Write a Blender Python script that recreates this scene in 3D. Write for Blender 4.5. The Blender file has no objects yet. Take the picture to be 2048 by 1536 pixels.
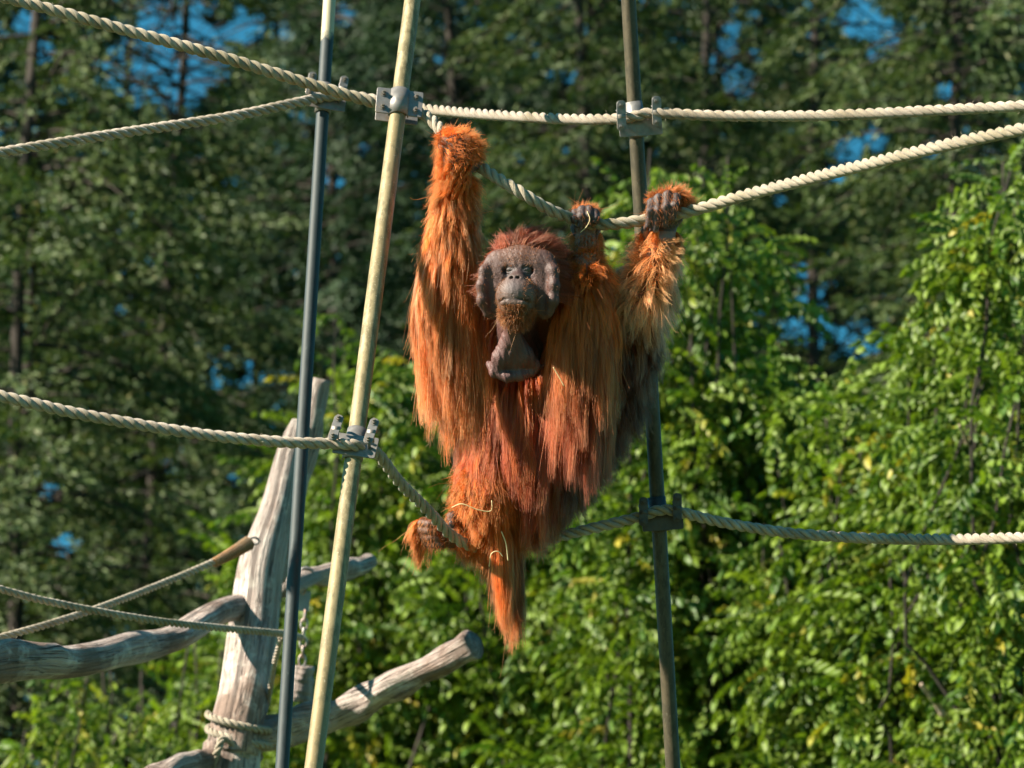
import bpy, math, random
import numpy as np
from mathutils import Vector, Matrix, kdtree
R = math.radians
rng = np.random.default_rng(7)
random.seed(7)
scn = bpy.context.scene
COL = scn.collection

# ------------------------------------------------------------------ camera
PITCH = R(18.0)
CAM = np.array([0.0, 0.0, 1.7])
FW = np.array([0.0, math.cos(PITCH), math.sin(PITCH)])
RT = np.array([1.0, 0.0, 0.0])
UP = np.array([0.0, -math.sin(PITCH), math.cos(PITCH)])
KPX = 9000.0
def P(px, py, d):
    """world point seen at photo pixel (px,py) at depth d metres"""
    return CAM + FW * d + RT * ((px - 1024) * d / KPX) + UP * ((768 - py) * d / KPX)
cam_d = bpy.data.cameras.new('camera'); cam = bpy.data.objects.new('camera', cam_d); COL.objects.link(cam)
cam.location = CAM; cam.rotation_euler = (math.pi / 2 + PITCH, 0, 0)
cam_d.sensor_width = 36.0; cam_d.lens = 36.0 * KPX / 2048.0
cam_d.clip_start = 0.5; cam_d.clip_end = 3000
cam_d.dof.use_dof = True; cam_d.dof.focus_distance = 14.9; cam_d.dof.aperture_fstop = 4.0; cam_d.dof.aperture_blades = 0
scn.camera = cam

# ------------------------------------------------------------------ light
SUN_AZ = R(-109.0)          # from +Y towards +X : the sun stands to the left, a little behind the camera
SUN_EL = R(35.0)
w = bpy.data.worlds.new('World'); scn.world = w; w.use_nodes = True
nt = w.node_tree; nt.nodes.clear()
sky = nt.nodes.new('ShaderNodeTexSky'); sky.sky_type = 'NISHITA'; sky.sun_disc = False
sky.sun_elevation = SUN_EL; sky.sun_rotation = SUN_AZ; sky.ozone_density = 2.2; sky.air_density = 1.0; sky.dust_density = 0.6; sky.altitude = 800
bg = nt.nodes.new('ShaderNodeBackground'); bg.inputs['Strength'].default_value = 0.05
wo = nt.nodes.new('ShaderNodeOutputWorld')
tint = nt.nodes.new('ShaderNodeMix'); tint.data_type = 'RGBA'; tint.blend_type = 'MULTIPLY'; tint.inputs[0].default_value = 1.0
tint.inputs[7].default_value = (.24, .92, .90, 1); nt.links.new(sky.outputs[0], tint.inputs[6]); nt.links.new(tint.outputs[2], bg.inputs[0]); nt.links.new(bg.outputs[0], wo.inputs[0])
sl = bpy.data.lights.new('sun', 'SUN'); sl.energy = 5.0; sl.angle = R(0.5); sl.color = (1.0, 0.90, 0.74)
sun = bpy.data.objects.new('sun', sl); COL.objects.link(sun)
sv = Vector((math.sin(SUN_AZ) * math.cos(SUN_EL), math.cos(SUN_AZ) * math.cos(SUN_EL), math.sin(SUN_EL)))
sun.rotation_euler = sv.to_track_quat('Z', 'Y').to_euler(); sun.location = (0, 0, 40)
scn.view_settings.view_transform = 'Standard'; scn.view_settings.look = 'None'
scn.view_settings.exposure = 1.7; scn.view_settings.gamma = 1.0; scn.view_settings.use_curve_mapping = False
scn.cycles.use_denoising = True
scn.cycles.max_bounces = 8; scn.cycles.transparent_max_bounces = 8; scn.cycles.transmission_bounces = 6

# ------------------------------------------------------------------ helpers
def tag(o, label=None, cat=None, group=None, kind=None):
    if label: o['label'] = label
    if cat: o['category'] = cat
    if group: o['group'] = group
    if kind: o['kind'] = kind
    return o
def empty(name, loc, label, cat, group=None):
    o = bpy.data.objects.new(name, None); COL.objects.link(o); o.location = loc
    o.empty_display_size = .1
    return tag(o, label, cat, group)
def link(name, me, mat=None, parent=None):
    o = bpy.data.objects.new(name, me); COL.objects.link(o)
    if mat is not None and len(me.materials) == 0: me.materials.append(mat)
    if parent is not None:
        o.parent = parent; o.matrix_parent_inverse = Matrix.Translation(-Vector(parent.location))
    return o
def mesh_np(name, V, F, smooth=True, uv=None, cols=None):
    """V (n,3), F (m,k) all faces with k corners"""
    V = np.asarray(V, np.float32); F = np.asarray(F, np.int32)
    me = bpy.data.meshes.new(name); n, k = F.shape
    me.vertices.add(len(V)); me.vertices.foreach_set('co', V.ravel())
    me.loops.add(n * k); me.loops.foreach_set('vertex_index', F.ravel())
    me.polygons.add(n); me.polygons.foreach_set('loop_start', np.arange(0, n * k, k, dtype=np.int32))
    me.polygons.foreach_set('loop_total', np.full(n, k, np.int32))
    if smooth: me.polygons.foreach_set('use_smooth', np.ones(n, bool))
    me.update(calc_edges=True)
    if uv is not None:
        l = me.uv_layers.new(name='uv'); l.data.foreach_set('uv', np.asarray(uv, np.float32)[F.ravel()].ravel())
    if cols is not None:
        a = me.color_attributes.new(name='Col', type='FLOAT_COLOR', domain='POINT')
        c = np.ones((len(V), 4), np.float32); c[:, :3] = cols
        a.data.foreach_set('color', c.ravel())
    return me
def norm(v): return v / np.maximum(np.linalg.norm(v, axis=-1, keepdims=True), 1e-9)
def catmull(pts, n):
    pts = np.asarray(pts, float)
    if len(pts) == 2: return pts[0] + (pts[1] - pts[0]) * np.linspace(0, 1, n)[:, None]
    q = np.vstack([2 * pts[0] - pts[1], pts, 2 * pts[-1] - pts[-2]])
    seg = np.linalg.norm(np.diff(pts, axis=0)[:, :3], axis=1); cum = np.concatenate([[0], np.cumsum(seg)])
    s = np.linspace(0, cum[-1], n); i = np.clip(np.searchsorted(cum, s, side='right') - 1, 0, len(seg) - 1)
    t = ((s - cum[i]) / seg[i])[:, None]
    p0, p1, p2, p3 = q[i], q[i + 1], q[i + 2], q[i + 3]
    return .5 * ((2 * p1) + (-p0 + p2) * t + (2 * p0 - 5 * p1 + 4 * p2 - p3) * t ** 2 + (-p0 + 3 * p1 - 3 * p2 + p3) * t ** 3)
def frames(C):
    T = norm(np.gradient(C, axis=0)); N = np.zeros_like(T)
    r = np.array([0, 0, 1.]) if abs(T[0, 2]) < .9 else np.array([0, -1., 0])
    n = r - T[0] * np.dot(r, T[0]); n /= np.linalg.norm(n); N[0] = n
    for i in range(1, len(T)):
        n = N[i - 1] - T[i] * np.dot(N[i - 1], T[i]); N[i] = n / np.linalg.norm(n)
    return T, N, np.cross(T, N)
def tube_arrays(C, rad, seg=12, caps=True, prof=None):
    C = np.asarray(C, float); n = len(C); T, N, B = frames(C)
    rad = np.broadcast_to(np.asarray(rad, float), (n,))
    a = np.arange(seg) * 2 * np.pi / seg
    rr = rad[:, None] * (np.ones((n, seg)) if prof is None else prof)
    V = C[:, None] + rr[..., None] * (np.cos(a)[None, :, None] * N[:, None] + np.sin(a)[None, :, None] * B[:, None])
    L = np.concatenate([[0], np.cumsum(np.linalg.norm(np.diff(C, axis=0), axis=1))])
    uv = np.stack([np.broadcast_to(a / (2 * np.pi), (n, seg)), np.broadcast_to(L[:, None], (n, seg))], -1).reshape(-1, 2)
    V = V.reshape(-1, 3)
    i = np.arange(n - 1)[:, None] * seg; j = np.arange(seg)[None]
    j2 = (j + 1) % seg
    F = np.stack([i + j, i + j2, i + seg + j2, i + seg + j], -1).reshape(-1, 4)
    if caps:
        for base, c, flip in ((0, C[0], True), ((n - 1) * seg, C[-1], False)):
            ci = len(V); V = np.vstack([V, c]); uv = np.vstack([uv, [0, 0]])
            k = np.arange(0, seg, 2)
            f = np.stack([np.full(len(k), ci), base + k, base + (k + 1) % seg, base + (k + 2) % seg], -1)
            F = np.vstack([F, f[:, ::-1] if flip else f])
    return V, F, uv
def tube(name, C, rad, mat, parent=None, seg=12, caps=True, prof=None):
    V, F, uv = tube_arrays(C, rad, seg, caps, prof)
    return link(name, mesh_np(name, V, F, uv=uv), mat, parent)
def join(parts):
    V = []; F = []; U = []; o = 0
    for v, f, *u in parts:
        V.append(v); F.append(np.asarray(f) + o); o += len(v)
        if u: U.append(u[0])
    return np.vstack(V), np.vstack(F), (np.vstack(U) if U else None)

# ------------------------------------------------------------------ node helper
class NT:
    def __init__(s, name):
        s.m = bpy.data.materials.new(name); s.m.use_nodes = True; s.t = s.m.node_tree; s.t.nodes.clear()
        s.out = s.t.nodes.new('ShaderNodeOutputMaterial')
    def n(s, typ, ins=None, **kw):
        nd = s.t.nodes.new('ShaderNode' + typ)
        for k, v in kw.items(): setattr(nd, k, v)
        for k, v in (ins or {}).items():
            if isinstance(v, bpy.types.NodeSocket): s.t.links.new(v, nd.inputs[k])
            else: nd.inputs[k].default_value = v
        return nd
    def link(s, a, b): s.t.links.new(a, b)
    def ramp(s, fac, stops):
        nd = s.t.nodes.new('ShaderNodeValToRGB'); s.t.links.new(fac, nd.inputs[0])
        e = nd.color_ramp.elements
        while len(e) < len(stops): e.new(.5)
        for el, (p, c) in zip(e, stops):
            el.position = p; el.color = (*c, 1) if len(c) == 3 else c
        return nd.outputs[0]
    def mix(s, fac, a, b, mode='MIX'):
        nd = s.t.nodes.new('ShaderNodeMix'); nd.data_type = 'RGBA'; nd.blend_type = mode
        for k, v in ((0, fac), (6, a), (7, b)):
            if isinstance(v, bpy.types.NodeSocket): s.t.links.new(v, nd.inputs[k])
            else: nd.inputs[k].default_value = (*v, 1) if isinstance(v, tuple) and len(v) == 3 else v
        return nd.outputs[2]
    def bump(s, h, strength=.5, dist=.01, normal=None):
        nd = s.n('Bump', {'Height': h, 'Strength': strength, 'Distance': dist})
        if normal is not None: s.link(normal, nd.inputs['Normal'])
        return nd.outputs[0]
    def bsdf(s, **ins):
        nd = s.n('BsdfPrincipled', {k.replace('_', ' '): v for k, v in ins.items()})
        s.link(nd.outputs[0], s.out.inputs[0]); return nd
def noise(m, scale, detail=4, rough=.55, vec=None, dist=0.0):
    ins = {'Scale': scale, 'Detail': detail, 'Roughness': rough, 'Distortion': dist}
    if vec is not None: ins['Vector'] = vec
    return m.n('TexNoise', ins).outputs[0]
# ------------------------------------------------------------------ materials of the setting
def mat_ground():
    m = NT('grass_ground'); v = m.n('NewGeometry').outputs['Position']
    c = m.ramp(noise(m, 1.3, 8, vec=v), [(.3, (.03, .05, .012)), (.55, (.06, .09, .02)), (.75, (.10, .085, .04))])
    m.bsdf(Base_Color=c, Roughness=.95, Normal=m.bump(noise(m, 18, 5, vec=v), .7, .05)); return m.m
def mat_leaf(name, c1, c2, c3, trans=.35, rough=.4, spec=.5, scale=.8):
    m = NT(name); v = m.n('NewGeometry')
    rnd = v.outputs['Random Per Island']; oi = m.n('ObjectInfo').outputs['Random']
    f = m.n('Math', {0: rnd, 1: oi}, operation='ADD').outputs[0]
    f = m.n('Math', {0: f}, operation='FRACT').outputs[0]
    big = noise(m, scale, 2, vec=v.outputs['Position'])
    c = m.ramp(f, [(0., c1), (.55, c2), (.93, c2), (1., c3)])
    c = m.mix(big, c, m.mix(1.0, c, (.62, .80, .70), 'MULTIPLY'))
    p = m.n('BsdfPrincipled', {'Base Color': c, 'Roughness': rough, 'Specular IOR Level': spec})
    t = m.n('BsdfTranslucent', {'Color': m.mix(1.0, c, (1.5, 1.6, .6), 'MULTIPLY')})
    mx = m.n('MixShader', {0: trans}); m.link(p.outputs[0], mx.inputs[1]); m.link(t.outputs[0], mx.inputs[2])
    m.link(mx.outputs[0], m.out.inputs[0]); return m.m
def mat_bark(name, a, b, scale=9):
    m = NT(name); tc = m.n('TexCoord').outputs['Object']
    mp = m.n('Mapping', {'Vector': tc, 'Scale': (1, 1, .22)}).outputs[0]
    n = noise(m, scale, 8, .65, mp)
    m.bsdf(Base_Color=m.ramp(n, [(.3, a), (.7, b)]), Roughness=.92, Normal=m.bump(n, .9, .03)); return m.m
M_GROUND = mat_ground()
M_CON = mat_leaf('conifer_needles', (.026, .054, .018), (.080, .108, .030), (.19, .165, .065), .16, .6, .3, .5)
M_CON_D = mat_leaf('shaded_conifer_needles', (.014, .036, .018), (.040, .070, .030), (.08, .095, .04), .14, .6, .3, .5)  # darker needle copy, painting in the shade of the deeper crowns
M_BUSH = mat_leaf('yellow_green_foliage', (.08, .15, .012), (.20, .25, .02), (.24, .24, .03), .3, .5, .4, .8)
M_LEAF = mat_leaf('pinnate_leaves', (.050, .105, .012), (.160, .215, .022), (.36, .27, .03), .24, .50, .32, .9)
M_BARK = mat_bark('dark_bark', (.014, .010, .008), (.045, .034, .025))
M_TWIG = mat_bark('twig_bark', (.09, .06, .03), (.25, .17, .10), 30)

# ------------------------------------------------------------------ ground
g = link('ground', mesh_np('ground', [(-1500, -300, 0), (1500, -300, 0), (1500, 2500, 0), (-1500, 2500, 0)], [(0, 1, 2, 3)], False), M_GROUND)
tag(g, kind='structure')

# ------------------------------------------------------------------ leaves
def quads(C, D, W, L, wd, fold=0.25):
    """leaf quads: centre-base C, direction D, side W, length L, width wd -> diamond leaf with a folded midrib"""
    D = norm(D); W = norm(W - D * np.sum(W * D, -1, keepdims=True)); N = np.cross(D, W)
    L = np.asarray(L)[:, None]; wd = np.asarray(wd)[:, None]
    a = C; m1 = C + D * L * .45 + W * wd * .5 + N * wd * fold; b = C + D * L; m2 = C + D * L * .45 - W * wd * .5 + N * wd * fold
    V = np.stack([a, m1, b, m2], 1).reshape(-1, 3)
    n = len(C); F = np.arange(n * 4).reshape(n, 4)
    return V, F
def rvec(n, r=rng): return norm(r.normal(size=(n, 3)))

def conifer(name, base, H, rad, label, mat, seed, zlo, zhi, dens=1.0, droop=.5, holes=(), group='conifers behind the climbing frame', trunk_r=.085, leaf=1.0, open_=0.0):
    r = np.random.default_rng(seed); base = np.array(base, float)
    t = empty(name, base, label, 'tree', group)
    n = 24; zs = np.linspace(0, H, n)
    C = base + np.stack([.10 * np.sin(zs * .5 + seed), .10 * np.cos(zs * .4 + seed), zs], 1)
    tube('trunk', C, np.linspace(trunk_r, .02, n), M_BARK, t, 10)
    VV = []; BR = []
    nb = int(H * 23 * dens)
    for i in range(nb):
        z = 1.5 + (H - 1.8) * ((i + r.random()) / nb)
        inside = zlo - .8 < z < zhi + .8
        if not inside and r.random() < .55: continue
        frac = z / H
        Lb = rad * (1.0 - .72 * frac ** 1.6) * r.uniform(.55, 1.12) * (.4 if r.random() < .3 else 1.0)
        az = r.uniform(0, 2 * np.pi); up = r.uniform(-.05, .55)
        d0 = np.array([math.cos(az), math.sin(az), up]); c0 = base + [0, 0, z]
        ss = np.linspace(0, 1, 9)
        pts = c0 + d0 * Lb * ss[:, None]; pts[:, 2] -= droop * Lb * ss ** 2
        BR.append(tube_arrays(pts, np.linspace(.017, .004, 9), 4, False))
        nt_ = max(4, int(Lb * 15 * (1 if inside else .5)))
        u = .04 + .96 * r.random(nt_) ** .75
        if open_ > 0:   # bare patches along the branch
            u = u[(np.sin(u * 9 + i * 2.3) > -1 + open_) | (r.random(len(u)) < .3)]
            nt_ = len(u)
            if nt_ == 0: continue
        o = np.stack([np.interp(u, ss, pts[:, k]) for k in range(3)], 1)
        bd = norm(np.array([d0[0], d0[1], 0]))
        side = np.array([-bd[1], bd[0], 0])
        sg = r.choice([-1, 1], nt_)[:, None]
        tl = (.22 + .34 * (1 - u * .6)) * r.uniform(.6, 1.25, nt_) * (1 if inside else 1.3)
        td = norm(bd * r.uniform(.3, 1.1, (nt_, 1)) + side * sg * r.uniform(.3, 1., (nt_, 1)) + np.stack([np.zeros(nt_), np.zeros(nt_), r.uniform(-.55, .45, nt_)], 1))
        m = 24 if inside else 6
        s = (np.arange(m) + r.random((nt_, m))) / m
        cc = o[:, None] + td[:, None] * (s * tl[:, None])[..., None]
        cc[..., 2] -= .35 * (s ** 2) * tl[:, None]
        cc = cc.reshape(-1, 3) + r.normal(size=(nt_ * m, 3)) * .014
        dd = norm(np.repeat(td, m, 0) * .9 + rvec(nt_ * m, r) * .5 + [0, 0, -.35])
        k = 1.0 if inside else 1.9
        V, F = quads(cc, dd, rvec(nt_ * m, r), r.uniform(.05, .095, nt_ * m) * k * leaf, r.uniform(.016, .028, nt_ * m) * k * leaf)
        VV.append(V.reshape(-1, 4, 3))
    V = np.concatenate(VV)
    if len(holes):   # open gaps in the crown, round places where branches are missing
        c = V.mean(1); keep = np.ones(len(V), bool)
        for hp, hr in holes:
            dd = np.array(c) - CAM; hd = norm(np.array(hp) - CAM)
            off = np.linalg.norm(dd - hd * (dd @ hd)[:, None], axis=1)
            keep &= (r.random(len(c)) < .06) | (off > hr * (1 + .35 * np.sin(c[:, 2] * 9) * np.cos(c[:, 0] * 7)))
        V = V[keep]
    V = V.reshape(-1, 3)
    f = link('crown', mesh_np('crown', V, np.arange(len(V)).reshape(-1, 4), False), mat, t)
    f['kind'] = 'stuff'
    b = join([(x[0], x[1]) for x in BR])
    bo = link('branches', mesh_np('branches', b[0], b[1]), M_BARK, t); bo['kind'] = 'stuff'
    return t

# ------------------------------------------------------------------ pinnate leaf meshes (shared)
def pinnate(seed):
    r = np.random.default_rng(seed); n = r.integers(5, 8); L = r.uniform(.22, .32)
    s = np.linspace(.22, .95, n); cur = r.uniform(.4, 1.0)
    rach = np.stack([s * L, np.zeros(n), -cur * L * s ** 2], 1)
    tang = norm(np.stack([np.ones(n), np.zeros(n), -2 * cur * s], 1))
    C = []; D = []; W = []; LL = []; WW = []
    for sg in (-1, 1):
        C.append(rach); D.append(norm(tang * .55 + np.array([0, sg, 0]) * .8 + np.array([0, 0, -1.]) * r.uniform(.5, 1.9, (n, 1))))
        W.append(np.tile([1., 0, 0], (n, 1)) + r.normal(size=(n, 3)) * .2); LL.append(r.uniform(.050, .076, n) * (1 - .25 * np.abs(s - .5))); WW.append(r.uniform(.026, .036, n))
    C.append(rach[-1:]); D.append(tang[-1:] + [[0, 0, -.5]]); W.append(np.array([[0, 1., 0]])); LL.append([.08]); WW.append([.038])
    C = np.vstack(C); D = norm(np.vstack(D)); W = np.vstack(W); LL = np.concatenate(LL); WW = np.concatenate(WW)
    W = norm(W - D * np.sum(W * D, -1, keepdims=True)); N = np.cross(D, W); L1 = LL[:, None]; w1 = WW[:, None]
    # six-point leaflet folded on its midrib, two quads
    a = C; tip = C + D * L1 - N * L1 * .10; mid = C + D * L1 * .5
    V = np.stack([a, C + D * L1 * .22 + W * w1 * .46 + N * w1 * .14, C + D * L1 * .70 + W * w1 * .44 + N * w1 * .10, tip,
                  C + D * L1 * .70 - W * w1 * .44 + N * w1 * .10, C + D * L1 * .22 - W * w1 * .46 + N * w1 * .14], 1).reshape(-1, 3)
    b = np.arange(len(C))[:, None] * 6
    F = np.vstack([b + [0, 1, 2, 3], b + [0, 3, 4, 5]])
    # midrib strip: its upper edge runs through the leaflet bases, so the leaf is one connected piece
    m = len(V); st = np.vstack([[[0, 0, 0]], rach]); V = np.vstack([V, [[0, 0, 0]], st - [0, .0015, .003]])
    up = [m] + [i * 6 for i in range(n)]; lo = [m + 1 + i for i in range(n + 1)]
    F = np.vstack([F, [[up[i], up[i + 1], lo[i + 1], lo[i]] for i in range(n)]])
    rem = np.arange(len(V)); rem[[(n + i) * 6 for i in range(n)]] = [i * 6 for i in range(n)]; rem[2 * n * 6] = (n - 1) * 6
    F = rem[F]; u = np.unique(F); mp_ = np.zeros(len(V), int); mp_[u] = np.arange(len(u))
    return V[u], mp_[F]
PIN = [pinnate(100 + i) for i in range(8)]
PIN_ME = []
for v_, f_ in PIN:
    me_ = mesh_np('leaf', v_, f_, False); me_.materials.append(M_LEAF); PIN_ME.append(me_)

def broadleaf(name, label, base, stems, seed, spread=.42, per_m=34, npart=150, group='pinnate leaved trees on the right', mat=None, scale=1.0):
    """stems: list of polylines (world points); leaves grow all along the upper part of each"""
    r = np.random.default_rng(seed); t = empty(name, base, label, 'tree', group)
    ws = []
    o, d, = [], []
    for k, (pl, z0) in enumerate(stems):
        n = 26; C = catmull(pl, n); C[1:-1] += r.normal(size=(n - 2, 3)) * .02
        ws.append(tube_arrays(C, np.linspace(.035, .006, n), 6, True))
        L = np.concatenate([[0], np.cumsum(np.linalg.norm(np.diff(C, axis=0), axis=1))])
        m = int((L[-1]) * per_m)
        s = r.random(m) * L[-1]
        p = np.stack([np.interp(s, L, C[:, i]) for i in range(3)], 1)
        keep = p[:, 2] > z0; p = p[keep]; s = s[keep]; m = len(p)
        nc = max(3, m // 8); ci = r.integers(0, nc, m); s0 = s[:nc]; p0 = p[:nc]       # leaves sit in tufts at the ends of side shoots
        az = r.uniform(0, 2 * np.pi, nc); oc = np.stack([np.cos(az), np.sin(az), r.uniform(-.4, .6, nc)], 1)
        tw = (.25 + .75 * r.random(nc)) * spread * np.clip((L[-1] - s0) / .8, .10, 1)
        out = oc[ci] + r.normal(size=(m, 3)) * .75
        o.append((p0 + norm(oc) * tw[:, None])[ci] + r.normal(size=(m, 3)) * .075 * np.clip((L[-1] - s0[ci]) / .5, .4, 1)[:, None]); d.append(out)
    tr = join([(x[0], x[1]) for x in ws])
    link('trunk', mesh_np('trunk', tr[0], tr[1]), M_BARK, t)
    o = np.vstack(o); d = norm(np.vstack(d) + [0, 0, .1]); n = len(o)
    var = r.integers(0, len(PIN), n); sc = r.uniform(.75, 1.25, n) * scale; roll = r.normal(size=n) * .35
    X = d; Y = norm(np.cross(np.array([0, 0, 1.]), X)); Z = np.cross(X, Y)
    Y2 = Y * np.cos(roll)[:, None] + Z * np.sin(roll)[:, None]; Z2 = np.cross(X, Y2)
    depth = (o - CAM) @ FW
    px = 1024 + (o - CAM) @ RT / depth * KPX; py = 768 - (o - CAM) @ UP / depth * KPX
    vis = (px > 0) & (px < 2048) & (py > 0) & (py < 1536)
    order = np.argsort(depth + np.where(vis, 0, 100)); part = set(order[:npart].tolist())
    rest = []
    for i in range(n):
        Mx = Matrix(((X[i, 0] * sc[i], Y2[i, 0] * sc[i], Z2[i, 0] * sc[i], o[i, 0]), (X[i, 1] * sc[i], Y2[i, 1] * sc[i], Z2[i, 1] * sc[i], o[i, 1]), (X[i, 2] * sc[i], Y2[i, 2] * sc[i], Z2[i, 2] * sc[i], o[i, 2]), (0, 0, 0, 1)))
        if i in part:
            ob = link('leaf', PIN_ME[var[i]], None, t); ob.matrix_basis = Mx
        else:
            v, f = PIN[var[i]]
            rest.append((v[:, :1] * sc[i] * X[i] + v[:, 1:2] * sc[i] * Y2[i] + v[:, 2:] * sc[i] * Z2[i] + o[i], f))
    V, F, _ = join(rest)
    c = link('crown', mesh_np('crown', V, F, False), mat or M_LEAF, t); c['kind'] = 'stuff'
    return t

# ------------------------------------------------------------------ conifers
def gp(px, d):  # ground point straight below a photo column
    q = P(px, 768, d); return (q[0], q[1], 0.0)
def win(d): return P(1024, 1536, d)[2] - .3, P(1024, 0, d)[2] + .3
HOLES = [(345, 40, .34), (290, 130, .30), (390, 110, .34), (370, 170, .22), (490, 60, .15), (360, 110, .16), (1440, 110, .16), (1478, 160, .14), (1462, 60, .07), (1720, 30, .17), (1770, 70, .13), (1745, 110, .07), (1700, 300, .12), (1750, 280, .09), (1675, 350, .06),
         (1620, 640, .22), (1625, 590, .10), (1710, 680, .18), (1750, 690, .10), (1600, 540, .07), (1890, 180, .09), (690, 30, .1), (45, 45, .1), (85, 100, .1), (560, 60, .08), (240, 625, .05), (40, 660, .06), (210, 1210, .04), (500, 730, .04), (435, 770, .04), (1860, 300, .07), (1560, 400, .06), (1510, 110, .07), (1575, 600, .06), (1130, 300, .04), (880, 120, .05), (730, 300, .05), (1230, 500, .05), (650, 350, .1), (670, 370, .08), (100, 990, .09), (130, 1090, .1), (940, 300, .05), (1175, 60, .05), (1180, 440, .05)]
def holes(d): return [(P(x, y, d), r_ * 1.15 * d / 36) for x, y, r_ in HOLES]
CON = [
 ('conifer_tree', 60, 33, 21, 2.3, 'olive green conifer filling the upper left corner', 11, M_CON, 1.25),
 ('conifer_tree', 330, 36, 20, 2.0, 'conifer with hanging sprays under the ropes at upper left', 12, M_CON, 1.1),
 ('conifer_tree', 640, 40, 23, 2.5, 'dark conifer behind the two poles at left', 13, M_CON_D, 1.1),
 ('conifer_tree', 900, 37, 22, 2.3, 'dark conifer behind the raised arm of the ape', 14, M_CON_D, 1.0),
 ('conifer_tree', 1180, 35, 22, 2.0, 'olive conifer behind the head of the ape', 15, M_CON, 1.15),
 ('conifer_tree', 1440, 38, 23, 2.2, 'conifer right of the pole that stands behind the ape', 16, M_CON, 1.0),
 ('conifer_tree', 1652, 36, 23, 1.9, 'conifer with its bare dark trunk showing between blue gaps', 17, M_CON, .8),
 ('conifer_tree', 1930, 33.5, 21, 2.3, 'olive green conifer filling the upper right corner', 18, M_CON, 1.2)]
for nm, px, d, H, rd, lab, sd, mt, dn in CON:
    zl, zh = win(d)
    conifer(nm, gp(px, d), H, rd, lab, mt, sd, zl, zh, dn, .5, holes(d), open_=.4)
FAR = ['at the far left edge', 'second from the left edge', 'left of the two left poles', 'behind the cream pole', 'behind the raised arm', 'right of the back pole', 'behind the bare trunk gap', 'second from the right edge', 'at the far right edge']
for k, (px, d) in enumerate([(-80, 44), (230, 46), (520, 45), (800, 47), (1060, 45), (1320, 47), (1560, 50), (1830, 46), (2120, 44)]):
    zl, zh = win(d)
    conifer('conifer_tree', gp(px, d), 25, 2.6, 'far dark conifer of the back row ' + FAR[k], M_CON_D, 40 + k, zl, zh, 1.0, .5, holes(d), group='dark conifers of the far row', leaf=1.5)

# ------------------------------------------------------------------ broadleaf trees (top line read off the photograph)
def stems_for(cols, d0, d1, seed, n_per=3):
    r = np.random.default_rng(seed); out = []
    for px, top in cols:
        for j in range(n_per):
            d = r.uniform(d0, d1); x = px + r.normal() * 38; tp = top + (12 if top < 350 or px < 900 else 50) + (r.uniform(0, 130) if j else 0)
            a = P(x + r.normal() * 30, tp, d); b = P(x + r.normal() * 50, 1700, d)
            m = (a + b) / 2 + np.array([r.normal() * .15, r.normal() * .1, 0])
            g0 = np.array([b[0] * .9 + a[0] * .1, b[1], 0.0])
            out.append(([g0, b, m, a], P(px, 1640, d)[2]))
    return out
broadleaf('pinnate_tree', 'leafy green tree behind the poles, lowest of the broadleaved trees', gp(740, 29.5), stems_for([(500, 1010), (560, 1150), (620, 820), (690, 600), (730, 700), (800, 650), (850, 760), (640, 1000), (700, 950), (780, 900), (880, 900), (460, 1250), (900,1100)], 28.3, 30.3, 1), 61)
broadleaf('pinnate_tree', 'leafy green tree behind the hanging ape', gp(1030, 28.5), stems_for([(940, 850), (1000, 740), (1060, 700), (1120, 700), (1180, 640), (1000, 1000), (1080, 950), (1160, 900), (1200, 1000), (1230, 760)], 27.3, 29.3, 2), 62)
broadleaf('pinnate_tree', 'leafy green tree with the tall thin shoot beside the back pole', gp(1390, 27), stems_for([(1385, 285), (1380, 300), (1392, 330), (1378, 370), (1395, 400), (1385, 440), (1375, 480), (1350, 520), (1420, 520), (1290, 620), (1460, 650), (1340, 800), (1420, 850), (1480, 900), (1540, 760), (1300, 1000), (1400, 1100)], 26., 28., 3), 63)
broadleaf('pinnate_tree', 'rounded leafy green tree under the bare conifer trunk', gp(1650, 25.8), stems_for([(1590, 760), (1650, 705), (1690, 720), (1740, 760), (1780, 760), (1620, 900), (1700, 950), (1770, 1000), (1560, 1000), (1660, 1100)], 24.9, 26.8, 4), 64)
broadleaf('pinnate_tree', 'leafy green tree with a bushy top left of the right picture edge', gp(1880, 24.8), stems_for([(1850, 660), (1890, 610), (1930, 640), (1830, 780), (1900, 800), (1960, 820), (1860, 1000), (1940, 1050), (1800, 1100)], 23.9, 25.7, 5), 65)
broadleaf('pinnate_tree', 'tall leafy green tree cut by the right picture edge', gp(2060, 23.8), stems_for([(2015, 310), (2050, 330), (2030, 420), (2010, 560), (2070, 500), (2040, 700), (2020, 850), (2060, 1000), (2090, 700)], 23, 24.8, 6), 66)
# yellow-green bush, lower left
bs = []
for k, (px, top) in enumerate([(60, 1420), (150, 1340), (230, 1270), (310, 1330), (390, 1230), (450, 1300), (100, 1500), (350, 1440), (430, 1450), (250, 1430)]):
    for j in range(2):
        d = rng.uniform(26, 28); a = P(px + rng.normal() * 20, top + 40 * j, d); b = P(px + rng.normal() * 30, 1700, d)
        bs.append(([np.array([b[0], b[1], 0.]), b, (a + b) / 2, a], P(px, 1680, d)[2]))
broadleaf('pinnate_tree', 'yellow-green young tree at the lower left below the bare branch', gp(260, 27), bs, 67, .3, 22, 120, mat=M_BUSH, scale=.8)
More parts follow.
